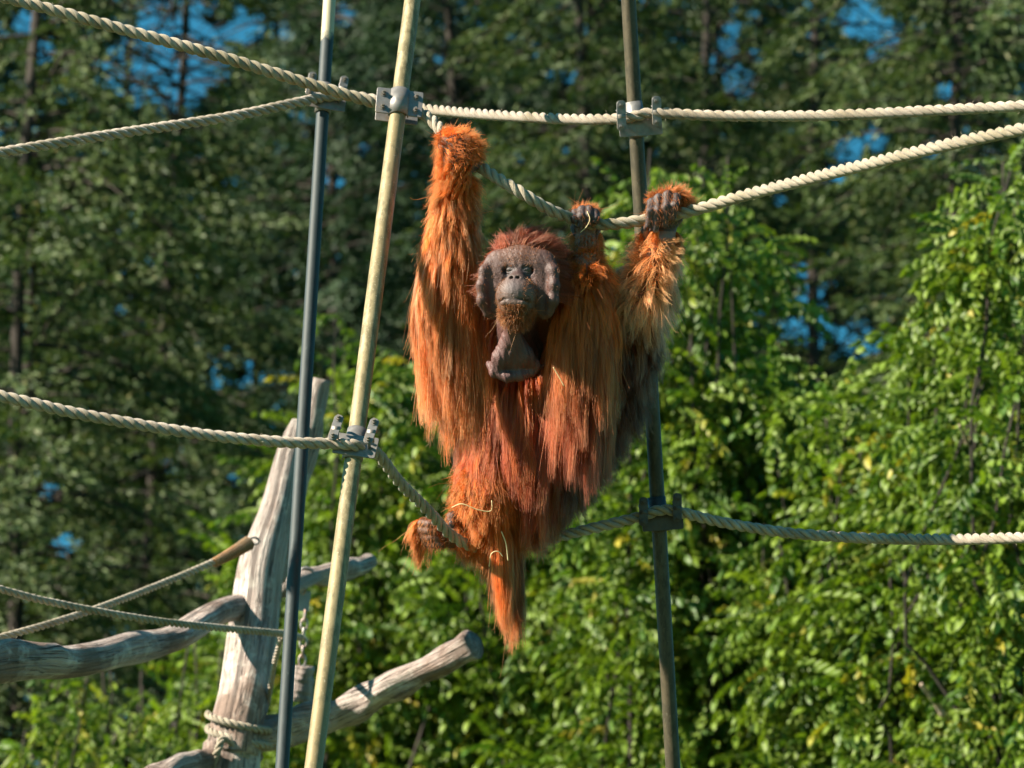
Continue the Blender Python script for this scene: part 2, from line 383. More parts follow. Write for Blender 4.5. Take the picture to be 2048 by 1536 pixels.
# ------------------------------------------------------------------ poles, ropes, clamps
def mat_pole(name='weathered_galvanised_pole', k=1.0):
    m = NT(name); tc = m.n('TexCoord').outputs['Object']
    mp = m.n('Mapping', {'Vector': tc, 'Scale': (1, 1, .35)}).outputs[0]
    n1 = noise(m, 38, 6, .7, mp); n2 = noise(m, 3.0, 3, .5, tc); n3 = noise(m, 160, 3, .6, tc)
    base = m.ramp(n2, [(.35, (.22, .165, .08)), (.65, (.29, .235, .13))])
    spot = m.ramp(m.n('Math', {0: n1, 1: m.n('Math', {0: n2, 1: .3}, operation='MULTIPLY').outputs[0]}, operation='ADD').outputs[0], [(.60, (0, 0, 0)), (.72, (1, 1, 1))])
    c = m.mix(spot, base, (.15, .12, .06))
    c = m.mix(m.ramp(n3, [(.63, (0, 0, 0)), (.70, (1, 1, 1))]), c, (.38, .33, .23))
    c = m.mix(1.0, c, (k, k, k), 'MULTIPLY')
    m.bsdf(Base_Color=c, Roughness=.6, Metallic=.15, Specular_IOR_Level=.3, Normal=m.bump(n1, .35, .002)); return m.m
def mat_rope(name, a, b, dirt):
    m = NT(name); uv = m.n('UVMap').outputs[0]; tc = m.n('TexCoord').outputs['Object']
    sx = m.n('SeparateXYZ', {0: uv})
    ph = m.n('Math', {0: m.n('Math', {0: sx.outputs[0], 1: 7.0}, operation='MULTIPLY').outputs[0], 1: m.n('Math', {0: sx.outputs[1], 1: 70.0}, operation='MULTIPLY').outputs[0]}, operation='SUBTRACT').outputs[0]
    yarn = m.n('Math', {0: m.n('Math', {0: ph, 1: 6.2832}, operation='MULTIPLY').outputs[0]}, operation='SINE').outputs[0]
    n1 = noise(m, 260, 4, .7, tc); n2 = noise(m, 4.5, 3, .6, tc)
    h = m.n('Math', {0: m.n('Math', {0: yarn, 1: .22}, operation='MULTIPLY').outputs[0], 1: n1}, operation='ADD').outputs[0]
    c = m.mix(n1, a, b); c = m.mix(m.ramp(n2, [(.45, (0, 0, 0)), (.7, (1, 1, 1))]), c, dirt)
    c = m.mix(m.ramp(noise(m, 24, 3, .6, tc), [(.40, (0, 0, 0)), (.7, (1, 1, 1))]), m.mix(1.0, c, (.72, .70, .66), 'MULTIPLY'), c)
    m.bsdf(Base_Color=c, Roughness=.9, Sheen_Weight=.2, Normal=m.bump(h, .8, .0016)); return m.m
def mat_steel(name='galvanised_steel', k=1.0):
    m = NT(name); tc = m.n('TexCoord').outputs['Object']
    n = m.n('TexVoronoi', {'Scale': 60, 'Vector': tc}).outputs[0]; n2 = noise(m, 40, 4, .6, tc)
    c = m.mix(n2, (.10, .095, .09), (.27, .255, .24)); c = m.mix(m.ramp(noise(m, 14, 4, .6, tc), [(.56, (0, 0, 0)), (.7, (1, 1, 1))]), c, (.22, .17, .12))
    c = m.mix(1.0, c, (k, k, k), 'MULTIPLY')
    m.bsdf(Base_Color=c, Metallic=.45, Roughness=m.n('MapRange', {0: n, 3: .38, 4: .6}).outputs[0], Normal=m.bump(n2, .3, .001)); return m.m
def mat_shaded_pole():  # shade painted as a dark tone, with a pale painted sunlit top
    m = NT('shaded_pole_lit_top'); g = m.n('NewGeometry').outputs['Position']; tc = m.n('TexCoord').outputs['Object']
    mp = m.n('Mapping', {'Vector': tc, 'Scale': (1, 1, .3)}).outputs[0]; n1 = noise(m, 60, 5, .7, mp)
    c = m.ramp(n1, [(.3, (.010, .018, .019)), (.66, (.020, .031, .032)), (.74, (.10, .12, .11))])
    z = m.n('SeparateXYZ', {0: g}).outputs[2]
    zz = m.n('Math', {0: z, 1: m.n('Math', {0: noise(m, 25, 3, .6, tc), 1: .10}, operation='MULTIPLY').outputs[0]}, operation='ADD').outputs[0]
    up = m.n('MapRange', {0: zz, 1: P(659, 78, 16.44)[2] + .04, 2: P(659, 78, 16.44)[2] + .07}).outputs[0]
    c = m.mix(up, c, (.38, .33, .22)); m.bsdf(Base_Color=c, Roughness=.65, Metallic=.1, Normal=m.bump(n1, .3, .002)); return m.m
M_POLE = mat_pole(); M_POLE_D = mat_shaded_pole(); M_POLE_SHADE = mat_pole('shade_darkened_pole', .28); M_STEEL = mat_steel(); M_STEEL_D = mat_steel('shade_darkened_steel', .28)
M_ROPE = mat_rope('hemp_rope', (.50, .42, .345), (.27, .22, .17), (.26, .21, .14))
M_ROPE_G = mat_rope('greenish_rope', (.46, .39, .30), (.26, .215, .155), (.22, .18, .10))
POLE = {}
def pole(key, pts, r, label, mat=None):
    """pts: (px,py,d) top and bottom of the visible stretch; runs straight on into the ground"""
    a, b = P(*pts[0]), P(*pts[1]); dr = (b - a) / (b[2] - a[2])
    g0 = a + dr * (-.3 - a[2]); t0 = a - dr * (-2.2)
    t0 = a + dr * 2.0
    C = np.linspace(g0, t0, 40)
    o = tube('climbing_pole', C - g0, r, mat or M_POLE, None, 32); o.location = g0
    tag(o, label, 'pole', 'steel poles of the climbing frame'); POLE[key] = (a, dr, r)
    return o
def on_pole(key, py):
    a, dr, r = POLE[key]   # find point whose image row is py
    lo, hi = -12., 4.
    for _ in range(50):
        m_ = (lo + hi) / 2; q = a + dr * m_; d = (q - CAM) @ FW; y = 768 - (q - CAM) @ UP / d * KPX
        if y > py: lo = m_
        else: hi = m_
    return a + dr * lo
pole('p1', [(825, 0, 15.5), (627, 1536, 13.9)], .0280, 'cream lit leaning steel pole, thickest of the three, left of the ape')
pole('p2', [(659, 0, 16.5), (564, 1536, 15.2)], .0232, 'thin shade-darkened leaning steel pole left of the cream one', M_POLE_D)
pole('p3', [(1257, 0, 15.42), (1346, 1536, 15.22)], .0252, 'shade-darkened steel pole standing just behind the ape, right of its face', M_POLE_SHADE)  # darkened copy of the pole material stands in for the shade on it

def rope(label, pts, R_, mat, group='thick twisted ropes of the climbing frame', turns=5.6, end=None, phase=0., twist=1):
    """three strands laid round one another; pts world points"""
    L = np.sum(np.linalg.norm(np.diff(np.asarray(pts), axis=0), axis=1))
    n = max(30, int(L / .0085)); C = catmull(pts, n); T, N, B = frames(C)
    s = np.concatenate([[0], np.cumsum(np.linalg.norm(np.diff(C, axis=0), axis=1))])
    pitch = R_ * turns; rs = R_ / 2.155; ro = R_ - rs
    t = empty('rope', pts[0], label, 'rope', group)
    for k in range(3):
        a = twist * (2 * np.pi * s / pitch) + k * 2 * np.pi / 3 + phase + .25 * np.sin(s * 3.1)
        Cs = C + ro * (np.cos(a)[:, None] * N + np.sin(a)[:, None] * B)
        tube('strand', Cs, rs * (1 + .04 * np.sin(s * 41 + k)), mat, t, 9)
    # loose fibres standing off the rope
    r = np.random.default_rng(int(L * 1000)); m = int(L * 45); i = r.integers(3, n - 4, m); a = r.uniform(0, 6.28, m)
    o = C[i] + R_ * .93 * (np.cos(a)[:, None] * N[i] + np.sin(a)[:, None] * B[i])
    d = norm(np.cos(a)[:, None] * N[i] + np.sin(a)[:, None] * B[i] + T[i] * r.uniform(-1.5, 1.5, (m, 1)))
    V, F = quads(o, d, rvec(m, r), r.uniform(.006, .018, m), np.full(m, .0011), .3)
    f = link('loose_fibres', mesh_np('loose_fibres', V, F, False), mat, t); f['kind'] = 'stuff'
    return t
def on(key, py, off=(0, 0, 0)):
    q = on_pole(key, py); return q + RT * off[0] + FW * off[1] + UP * off[2]
RR = .0205
# 1: front rope from upper left, through the clamp of the cream pole, down to the hands and off to the right
r1 = [P(-420, -118, 15.05), P(0, -8, 15.12), P(200, 46, 15.16), P(430, 110, 15.2), P(640, 174, 15.26), P(760, 208, 15.30), on('p1', 214, (0, .055, 0)), P(850, 230, 15.27), P(905, 285, 15.14), P(960, 333, 15.0),
      P(1040, 384, 14.90), P(1105, 422, 14.93), P(1160, 442, 15.0), P(1210, 449, 15.0), P(1290, 440, 15.0), P(1385, 421, 15.0), P(1500, 388, 14.85), P(1700, 337, 14.45), P(1880, 293, 14.1), P(2048, 257, 13.8), P(2480, 165, 13.2)]
rope('thick beige rope the ape hangs from, sagging lowest under its middle hand', r1, RR * 1.04, M_ROPE_G)
# 2: rear rope: left edge - dark pole - behind - back pole - right edge
r2 = [P(-420, 380, 15.3), P(0, 305, 15.55), P(250, 265, 15.8), P(450, 235, 16.0), P(600, 204, 16.18), on('p2', 196, (0, -.05, 0)), P(700, 191, 16.25), P(770, 203, 16.2), P(850, 218, 16.1), P(1000, 231, 15.75), P(1130, 238, 15.52), P(1225, 238, 15.37),
      on('p3', 234, (0, -.055, 0)), P(1310, 226, 15.33), P(1450, 232, 15.25), P(1650, 231, 15.1), P(1850, 222, 14.9), P(2048, 211, 14.7), P(2480, 180, 14.2)]
rope('pale rope crossing behind at the top, from the dark pole to the back pole', r2, RR * .97, M_ROPE)
# 3: lower rope: left edge - cream pole - foot - back pole - right edge
FT = [P(800, 965, 14.68), P(850, 1015, 14.80), P(900, 1068, 14.91), P(945, 1093, 14.98), P(1000, 1096, 15.08), P(1085, 1081, 15.16)]
r3 = [P(-420, 700, 14.1), P(0, 792, 14.2), P(180, 832, 14.27), P(400, 868, 14.35), P(560, 884, 14.42), P(660, 887, 14.48), on('p1', 890, (0, -.058, 0)), P(752, 905, 14.56)] + FT + \
     [P(1180, 1058, 15.20), P(1275, 1035, 15.23), on('p3', 1020, (0, -.058, 0)), P(1355, 1023, 15.24), P(1450, 1046, 15.30), P(1600, 1068, 15.34), P(1800, 1078, 15.2), P(2048, 1075, 14.8), P(2480, 1050, 14.2)]
rope('lower rope gripped by the hanging foot, clamped to the cream pole and the back pole', r3, RR * .97, M_ROPE)

# ---- clamps
def box_mesh(name, sx, sy, sz, bev=.006):
    """rounded plate in local x,z with thickness sy"""
    n = 6; pts = []
    for cx, cz, a0 in ((sx / 2 - bev, sz / 2 - bev, 0), (-sx / 2 + bev, sz / 2 - bev, 90), (-sx / 2 + bev, -sz / 2 + bev, 180), (sx / 2 - bev, -sz / 2 + bev, 270)):
        for k in range(n):
            a = R(a0 + 90 * k / (n - 1)); pts.append((cx + bev * math.cos(a), cz + bev * math.sin(a)))
    m = len(pts); me = bpy.data.meshes.new(name)
    c = .0008
    def ring(y, ins): return [(x * (1 - ins / (sx / 2)), y, z * (1 - ins / (sz / 2))) for x, z in pts]
    V = ring(-sy / 2, c) + ring(-sy / 2 + c, 0) + ring(sy / 2 - c, 0) + ring(sy / 2, c)
    F = [tuple(range(m))] + [tuple(range(4 * m - 1, 3 * m - 1, -1))]
    for k in range(3):
        for i in range(m): F.append((k * m + i, (k + 1) * m + i, (k + 1) * m + (i + 1) % m, k * m + (i + 1) % m))
    me.from_pydata(V, [], F); me.materials.append(M_STEEL); return me
def bolt_mesh():
    V = []; F = []
    def cyl(r, y0, y1, n, rot=0):
        b = len(V)
        for y in (y0, y1):
            for k in range(n): V.append((r * math.cos(2 * math.pi * k / n + rot), y, r * math.sin(2 * math.pi * k / n + rot)))
        for k in range(n): F.append((b + k, b + (k + 1) % n, b + n + (k + 1) % n, b + n + k))
        F.append(tuple(range(b, b + n))); F.append(tuple(range(b + 2 * n - 1, b + n - 1, -1)))
    cyl(.0125, 0, -.0022, 20); cyl(.0092, -.0022, -.0105, 6, .3); cyl(.0048, -.0105, -.019, 10)
    me = bpy.data.meshes.new('bolt'); me.from_pydata(V, [], F); me.materials.append(M_STEEL); return me
BOLT = bolt_mesh()
def saddle_mesh(name, r, L, th=.004, span=180, flare=.012):
    """half pipe along local z, bulging to -y, with small feet"""
    n = 16; V = []
    for z in (-L / 2, L / 2):
        for rr_ in (r + th, r):
            for k in range(n + 1):
                a = math.pi * k / n; V.append((-rr_ * math.cos(a), -rr_ * math.sin(a), z))
    m = n + 1; F = []
    for k in range(n):
        F += [(k, k + 1, 2 * m + k + 1, 2 * m + k), (m + k + 1, m + k, 3 * m + k, 3 * m + k + 1), (k + 1, k, m + k, m + k + 1), (2 * m + k, 2 * m + k + 1, 3 * m + k + 1, 3 * m + k)]
    me = bpy.data.meshes.new(name); me.from_pydata(V, [], F); me.materials.append(M_STEEL)
    me.polygons.foreach_set('use_smooth', [True] * len(F)); return me
def kid(name, me, par, loc, rot=(0, 0, 0)):
    o = bpy.data.objects.new(name, me); COL.objects.link(o); o.parent = par; o.location = loc; o.rotation_euler = rot; return o
def clamp(key, py, label, front_plate, tilt=0., yaw=0., s=1., dark=False):
    c = on_pole(key, py); a, dr, r = POLE[key]
    z = norm(dr); y = FW - z * (FW @ z); y /= np.linalg.norm(y); x = np.cross(y, z)
    Mx = Matrix(((x[0], y[0], z[0]), (x[1], y[1], z[1]), (x[2], y[2], z[2])))
    e = empty('rope_clamp', c, label, 'clamp', 'galvanised rope clamps on the poles')
    e.rotation_euler = (Mx @ Matrix.Rotation(yaw, 3, 'Z') @ Matrix.Rotation(tilt, 3, 'Y')).to_euler()
    if front_plate:
        # plate with a raised saddle over the pole; the rope runs behind the pole between two plates
        for sx in (-1, 1):
            kid('plate', box_mesh('plate', .054 * s, .005, .104 * s), e, (sx * .052 * s, -.012, 0))
            for sz in (-1, 1): kid('bolt', BOLT, e, (sx * .056 * s, -.0148, sz * .028 * s))
        kid('saddle', saddle_mesh('saddle', r + .003, .104 * s), e, (0, 0, 0))
        kid('back_plate', box_mesh('back_plate', .145 * s, .005, .085 * s), e, (0, .085, .026))
    else:
        kid('back_plate', box_mesh('back_plate', .140 * s, .005, .078 * s), e, (.008, -.030 - .003, -.026), (0, R(3), 0))
        kid('saddle', saddle_mesh('saddle', r + .002, .118 * s), e, (0, 0, -.008))
        y0 = -.058
        for sx in (-1, 1):
            lx = sx * .058 * s; th = R(7)
            kid('strap', box_mesh('strap', .030 * s, .005, .098 * s, .013), e, (lx, y0 - .024, .004), (0, th, 0))
            kid('rope_saddle', saddle_mesh('rope_saddle', .0225, .026), e, (lx, y0 - .001, .002), (0, R(90), 0))
            for sz in (-1, 1): kid('bolt', BOLT, e, (lx + sz * .034 * math.sin(th) * s, y0 - .0265, .004 + sz * .034 * s))
            for sz in (-1, 1): kid('spacer', bolt_shank, e, (lx + sz * .034 * math.sin(th) * s, y0 - .022, .004 + sz * .034 * s))
    if dark:  # swaps in a darkened steel copy as painted shade
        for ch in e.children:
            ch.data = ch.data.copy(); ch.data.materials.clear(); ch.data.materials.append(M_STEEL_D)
    return e
def _shank():
    V, F, _ = tube_arrays(np.array([[0, 0, 0], [0, .03, 0], [0, .06, 0.]]) * np.array([1, .9, 1]), .0055, 10)
    me = mesh_np('spacer', V, F); me.materials.append(M_STEEL); return me
bolt_shank = _shank()
clamp('p1', 209, 'bright plate clamp with four bolts on the cream pole, at the upper rope', True, tilt=R(-2), yaw=R(4))
clamp('p1', 888, 'clamp on the cream pole where the lower rope crosses', False, yaw=R(-6), tilt=R(3))
clamp('p2', 195, 'small clamp on the thin dark pole behind the upper rope', False, yaw=R(10))
clamp('p3', 236, 'sunlit clamp high on the pole behind the ape', False, yaw=R(8), tilt=R(-5), s=1.06)
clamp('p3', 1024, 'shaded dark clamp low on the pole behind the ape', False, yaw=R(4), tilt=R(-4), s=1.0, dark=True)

# ------------------------------------------------------------------ dead climbing tree
def mat_wood():
    m = NT('bare_weathered_wood'); uv = m.n('UVMap').outputs[0]; tc = m.n('TexCoord').outputs['Object']
    gr = m.n('Mapping', {'Vector': uv, 'Scale': (16, 2.2, 1)}).outputs[0]
    n1 = noise(m, 1.0, 6, .65, gr, .4); n2 = noise(m, 3.2, 5, .6, tc); n3 = noise(m, 14, 4, .6, tc)
    c = m.ramp(n1, [(.30, (.05, .032, .026)), (.42, (.30, .23, .20)), (.7, (.50, .43, .38))])
    c = m.mix(m.ramp(n2, [(.50, (0, 0, 0)), (.60, (1, 1, 1))]), c, m.mix(n3, (.12, .075, .055), (.27, .19, .15)))
    cr = noise(m, 1.0, 3, .55, m.n('Mapping', {'Vector': uv, 'Scale': (34, 1.5, 1)}).outputs[0], .8)
    crk = m.ramp(cr, [(.485, (0, 0, 0)), (.50, (1, 1, 1)), (.515, (0, 0, 0))])
    c = m.mix(crk, c, (.035, .022, .018)); c = m.mix(m.ramp(noise(m, 5.5, 4, .7, tc), [(.56, (0, 0, 0)), (.66, (.8, .8, .8))]), c, (.60, .53, .46))
    n1 = m.n('Math', {0: n1, 1: m.n('Math', {0: m.n('RGBToBW', {0: crk}).outputs[0], 1: .7}, operation='MULTIPLY').outputs[0]}, operation='SUBTRACT').outputs[0]
    h = m.n('Math', {0: n1, 1: m.n('Math', {0: n2, 1: 1.2}, operation='MULTIPLY').outputs[0]}, operation='ADD').outputs[0]
    m.bsdf(Base_Color=c, Roughness=.85, Normal=m.bump(h, 1.0, .035)); return m.m
M_WOOD = mat_wood()
M_CUT = NT('cut_wood'); _tc = M_CUT.n('TexCoord').outputs['Object']
M_CUT.bsdf(Base_Color=M_CUT.ramp(noise(M_CUT, 30, 5, .6, _tc), [(.3, (.10, .08, .06)), (.7, (.25, .20, .15))]), Roughness=.9); M_CUT = M_CUT.m
M_STRAW = NT('straw'); M_STRAW.bsdf(Base_Color=(.75, .58, .30, 1), Roughness=.6); M_STRAW = M_STRAW.m
def limb(name, pts, radii, parent, seed, n=60, seg=28, lump=.17):
    r = np.random.default_rng(seed); C = catmull(pts, n)
    L = np.concatenate([[0], np.cumsum(np.linalg.norm(np.diff(np.asarray(pts), axis=0), axis=1))])
    s = np.linspace(0, 1, n); rad = np.interp(s, L / L[-1], radii)
    a = np.arange(seg) * 2 * np.pi / seg; prof = np.ones((n, seg))
    for k in range(6):
        prof += lump * r.uniform(.2, .6) * np.sin(r.integers(1, 4) * a[None] + r.uniform(0, 6) + s[:, None] * r.uniform(2, 14)) * np.sin(s[:, None] * r.uniform(8, 30) + r.uniform(0, 6))
    for k in range(5):  # knots
        s0, a0 = r.random(), r.uniform(0, 6.28)
        da = np.angle(np.exp(1j * (a[None] - a0)))
        prof += r.uniform(.2, .45) * np.exp(-((s[:, None] - s0) * L[-1] / .07) ** 2 - (da / .45) ** 2)
    return tube(name, C, rad, M_WOOD, parent, seg, True, prof)
D0 = 18.6
tb = P(455, 1536, D0 - .4); dt = norm(P(560, 1000, D0 + .1) - tb)
root = np.array([tb[0] - .15, tb[1] - .35, -.2])
dead = empty('dead_tree', (root[0], root[1], 0), 'bare grey climbing tree with stripped bark and sawn branches, left of the poles', 'tree')
limb('trunk', [root, P(445, 1800, D0 - .6), P(468, 1500, D0 - .4), P(492, 1380, D0 - .3), P(512, 1250, D0 - .1), P(528, 1130, D0), P(556, 1020, D0 + .1), P(580, 900, D0 + .2), P(600, 845, D0 + .25)],
     [.16, .125, .108, .10, .10, .095, .070, .05, .035], dead, 1, 110)
limb('stub', [P(548, 1160, D0 + .2), P(575, 1040, D0 + .25), P(612, 900, D0 + .3), P(628, 830, D0 + .3), P(644, 758, D0 + .3)], [.05, .05, .052, .045, .036], dead, 2, 50)
limb('branch', [P(530, 1200, D0 + .06), P(490, 1212, D0 - .06), P(430, 1228, D0 - .35), P(350, 1275, D0 - .8), P(250, 1300, D0 - 1.3), P(130, 1325, D0 - 1.8), P(0, 1325, D0 - 2.2), P(-300, 1390, D0 - 2.8)], [.045, .05, .052, .056, .062, .066, .078, .08], dead, 3, 70)
limb('branch', [P(480, 1478, D0 - .38), P(560, 1460, D0 - .3), P(680, 1425, D0 - .3), P(800, 1365, D0 - .5), P(880, 1325, D0 - .6), P(948, 1288, D0 - .7)], [.06, .067, .066, .060, .056, .058], dead, 4, 60)
limb('branch', [P(560, 1180, D0 + .4), P(620, 1155, D0 + .6), P(690, 1138, D0 + .8), P(738, 1124, D0 + 1.0)], [.04, .040, .042, .036], dead, 5, 40)
limb('branch', [P(470, 1500, D0 - .3), P(410, 1520, D0 - .5), P(330, 1545, D0 - .8), P(150, 1640, D0 - 1.2)], [.05, .045, .05, .055], dead, 6, 40)
limb('twig', [P(735, 1128, D0 + 1.0), P(752, 1127, D0 + 1.0)], [.008, .004], dead, 7, 8, 8)

def thin_rope(label, pts, r_, mat=None, group='thin ropes tied to the dead tree'):
    return rope(label, pts, r_, mat or M_ROPE_G, group, 5.6)
thin_rope('thin rope rising from the left edge to a frayed end on the dead trunk', [P(-300, 1345, 16.6), P(0, 1275, 16.9), P(180, 1222, 17.3), P(330, 1165, 17.8), P(440, 1118, 18.1), P(500, 1085, 18.35)], .0155)
thin_rope('thin rope falling from the left edge across the dead trunk', [P(-300, 1085, 16.2), P(0, 1178, 16.6), P(130, 1210, 16.8), P(300, 1240, 17.1), P(450, 1257, 17.5), P(568, 1268, 17.9), P(600, 1275, 18.3)], .0155)
ang = np.linspace(0, 4.6 * np.pi, 60)
c0 = P(478, 1452, D0 - .35)
coil = [c0 + RT * (-.125 * math.cos(a)) + FW * (-.125 * math.sin(a)) + UP * (.03 - .012 * a * .8 + .02 * math.cos(a)) for a in ang]
coil += [P(450, 1478, D0 - .5), P(436, 1500, D0 - .52), P(425, 1540, D0 - .5), P(418, 1640, D0 - .5)]
thin_rope('rope coiled round the foot of the dead trunk with its tail hanging', coil, .0165)
thin_rope('pale strap slanting down the dead trunk behind the dark pole', [P(562, 1275, 17.95), P(548, 1330, 18.1), P(536, 1400, 18.3), P(520, 1450, 18.45)], .012, M_ROPE)
# orange frayed wrapping at the rope end
M_OR = mat_rope('orange_twine', (.42, .22, .08), (.24, .11, .04), (.22, .14, .07))
wr = empty('twine_wrapping', P(480, 1098, 18.25), 'orange twine wrapped round the rope end beside the dead trunk', 'twine')
wa = catmull([P(428, 1126, 18.05), P(466, 1105, 18.2), P(498, 1086, 18.34)], 80); T_, N_, B_ = frames(wa); aa = np.linspace(0, 26 * np.pi, 80)
h_ = catmull([P(428, 1126, 18.05), P(466, 1105, 18.2), P(498, 1086, 18.34)], 420); T_, N_, B_ = frames(h_); aa = np.linspace(0, 34 * np.pi, 420)
rad_ = np.linspace(.016, .026, 420)[:, None]
tube('winding', h_ + rad_ * (np.cos(aa)[:, None] * N_ + np.sin(aa)[:, None] * B_), .0042, M_OR, wr, 6)
tube('core', h_[::10], np.linspace(.014, .024, 42), M_OR, wr, 10)
sh = kid('shackle', None, None, (0, 0, 0)) if False else None
def torus_arrays(c, x, y, rx, ry, r, n=20, seg=8):
    a = np.linspace(0, 2 * np.pi, n, endpoint=False)
    C = c + rx * np.cos(a)[:, None] * x + ry * np.sin(a)[:, None] * y
    t = norm(-rx * np.sin(a)[:, None] * x + ry * np.cos(a)[:, None] * y); z = np.cross(x, y); b = np.cross(t, z)
    ph = np.arange(seg) * 2 * np.pi / seg
    V = (C[:, None] + r * (np.cos(ph)[None, :, None] * b[:, None] + np.sin(ph)[None, :, None] * z)).reshape(-1, 3)
    i = np.arange(n)[:, None] * seg; j = np.arange(seg)[None]; i2 = ((np.arange(n) + 1) % n)[:, None] * seg
    F = np.stack([i + j, i2 + j, i2 + (j + 1) % seg, i + (j + 1) % seg], -1).reshape(-1, 4)
    return V, F
v, f = torus_arrays(P(508, 1082, 18.38), RT, UP, .020, .014, .005)
link('shackle', mesh_np('shackle', v, f), M_STEEL, wr)
# hanging chain, metal plate and log block
M_CHAIN = NT('rusty_chain'); _tc = M_CHAIN.n('TexCoord').outputs['Object']
M_CHAIN.bsdf(Base_Color=M_CHAIN.ramp(noise(M_CHAIN, 12, 4, .6, _tc), [(.4, (.45, .43, .40)), (.62, (.22, .10, .06))]), Metallic=.6, Roughness=.5); M_CHAIN = M_CHAIN.m
M_PLATE = NT('blue_grey_plate'); _tc = M_PLATE.n('TexCoord').outputs['Object']
M_PLATE.bsdf(Base_Color=M_PLATE.ramp(noise(M_PLATE, 20, 4, .6, _tc), [(.3, (.16, .22, .28)), (.7, (.24, .30, .36))]), Roughness=.5, Metallic=.2); M_PLATE = M_PLATE.m
def chain(a, b, label):
    t = empty('chain', a, label, 'chain', 'chain pieces holding the log block'); L = np.linalg.norm(b - a); n = max(2, int(L / .034)); dz = norm(b - a)
    x = norm(np.cross(dz, FW)); y = np.cross(dz, x)
    for k in range(n):
        c = a + (b - a) * (k + .5) / n; ax = x if k % 2 else y
        ax = norm(ax + .3 * rng.normal(size=3) * .6); ax = norm(ax - dz * (ax @ dz))
        v, f = torus_arrays(c, ax, dz, .014, .025, .0052, 16, 6); link('chain_link', mesh_np('chain_link', v, f), M_CHAIN, t)
    return t
DC = D0 + .55
v, f = torus_arrays(P(612, 1150, DC), RT, UP, .030, .030, .008)
ring = link('shackle_ring', mesh_np('shackle_ring', v, f), M_STEEL); tag(ring, 'round steel ring on the branch stub above the chain', 'ring')
chain(P(608, 1158, DC), P(604, 1184, DC), 'short chain between the ring and the blue-grey plate')
pl = link('hanging_plate', box_mesh('hanging_plate', .055, .006, .085, .004), None); pl.location = P(607, 1202, DC); pl.rotation_euler = (PITCH, R(2), R(12)); pl.data.materials.clear(); pl.data.materials.append(M_PLATE)
tag(pl, 'small blue-grey metal plate hanging between two chain pieces', 'plate')
chain(P(610, 1222, DC), P(604, 1330, DC), 'long rusty chain between the plate and the log block')
C_ = catmull([P(606, 1332, DC), P(605, 1365, DC), P(603, 1402, DC)], 12)
lb = empty('log_block', C_[0], 'short sawn log block hanging on a chain between the poles', 'log')
limb('block', [P(606, 1332, DC), P(605, 1365, DC), P(603, 1402, DC)], [.050, .047, .052], lb, 9, 24, 24, .08)

# ------------------------------------------------------------------ bare twigs showing in the green
M_TW = mat_bark('pale_twig', (.20, .14, .09), (.46, .36, .27), 22)
def stick(label, a, b, r, seed):
    q = np.random.default_rng(seed); C = catmull([a, (a + b) / 2 + q.normal(size=3) * .02, b], 16)
    o = tube('bare_twig', C - C[0], np.linspace(r, r * .5, 16) * (1 + .1 * q.normal(size=16)), M_TW, None, 8); o.location = C[0]; tag(o, label, 'twig', 'bare twigs sticking out of the foliage')
stick('pale brown twig slanting in the hedge near the lower right corner', P(1888, 1432, 23.4), P(1842, 1368, 23.3), .020, 1)
stick('short pale twig in the hedge below the right end of the sagging rope', P(1936, 888, 23.2), P(1918, 850, 23.1), .014, 2)
stick('small slanting twig in the hedge behind the lower rope', P(1180, 968, 26.), P(1236, 960, 26.1), .016, 5)
# ------------------------------------------------------------------ orangutan: one implicit body, meshed at several resolutions
# local frame: x right, y away from the viewer, z up, metres, origin in the middle of the frame at depth 15 m
OD = 15.0
def L3(px, py, dy=0.0): return np.array([(px - 1024) / 600., dy, (768 - py) / 600.])
ORI = P(1024, 768, OD); ROT = np.stack([RT, FW, UP], 0)
def to_world(v): return ORI + v @ ROT
def to_local(q): return (np.asarray(q) - ORI) @ ROT.T
f32 = np.float32
PR = []   # primitives: (kind, data, k, region, op)
def cap(a, b, ra, rb, k=.03, reg='body', op='+', sq=None):
    """round cone; sq=(sx,sy,sz) squashes the space"""
    PR.append(('c', (np.array(a, f32), np.array(b, f32), ra, rb, sq), k, reg, op))
def ell(c, r, k=.03, reg='body', op='+', rot=None):
    PR.append(('e', (np.array(c, f32), np.array(r, f32), rot), k, reg, op))
def chainp(pts, rad, k=.02, reg='body', op='+'):
    for i in range(len(pts) - 1): cap(pts[i], pts[i + 1], rad[i], rad[i + 1], k if i == 0 else min(k, .012), reg, op)
def prim_d(p, X):
    kind, dt, *_ = p
    if kind == 'c':
        a, b, ra, rb, sq = dt
        ba = b - a; pa = X - a; t = np.clip((pa @ ba) / max(float(ba @ ba), 1e-9), 0, 1)
        d = pa - t[..., None] * ba
        if sq is not None: d = d / np.array(sq, f32)
        return np.sqrt((d * d).sum(-1)) - (ra + (rb - ra) * t)
    c, r, rot = dt
    q = X - c
    if rot is not None: q = q @ rot
    k0 = np.sqrt(((q / r) ** 2).sum(-1)); k1 = np.sqrt(((q / (r * r)) ** 2).sum(-1))
    return k0 * (k0 - 1.0) / np.maximum(k1, 1e-6)
def prim_bb(p):
    kind, dt, k, *_ = p; m = k + .03
    if kind == 'c':
        a, b, ra, rb, sq = dt; r = max(ra, rb) * (max(sq) if sq else 1); return np.minimum(a, b) - r - m, np.maximum(a, b) + r + m
    c, r, rot = dt; R_ = np.max(r) if rot is not None else r
    return c - R_ - m, c + R_ + m
def smin(a, b, k): h = np.clip(.5 + .5 * (b - a) / k, 0, 1); return b + (a - b) * h - k * h * (1 - h)
def smax(a, b, k): return -smin(-a, -b, k)
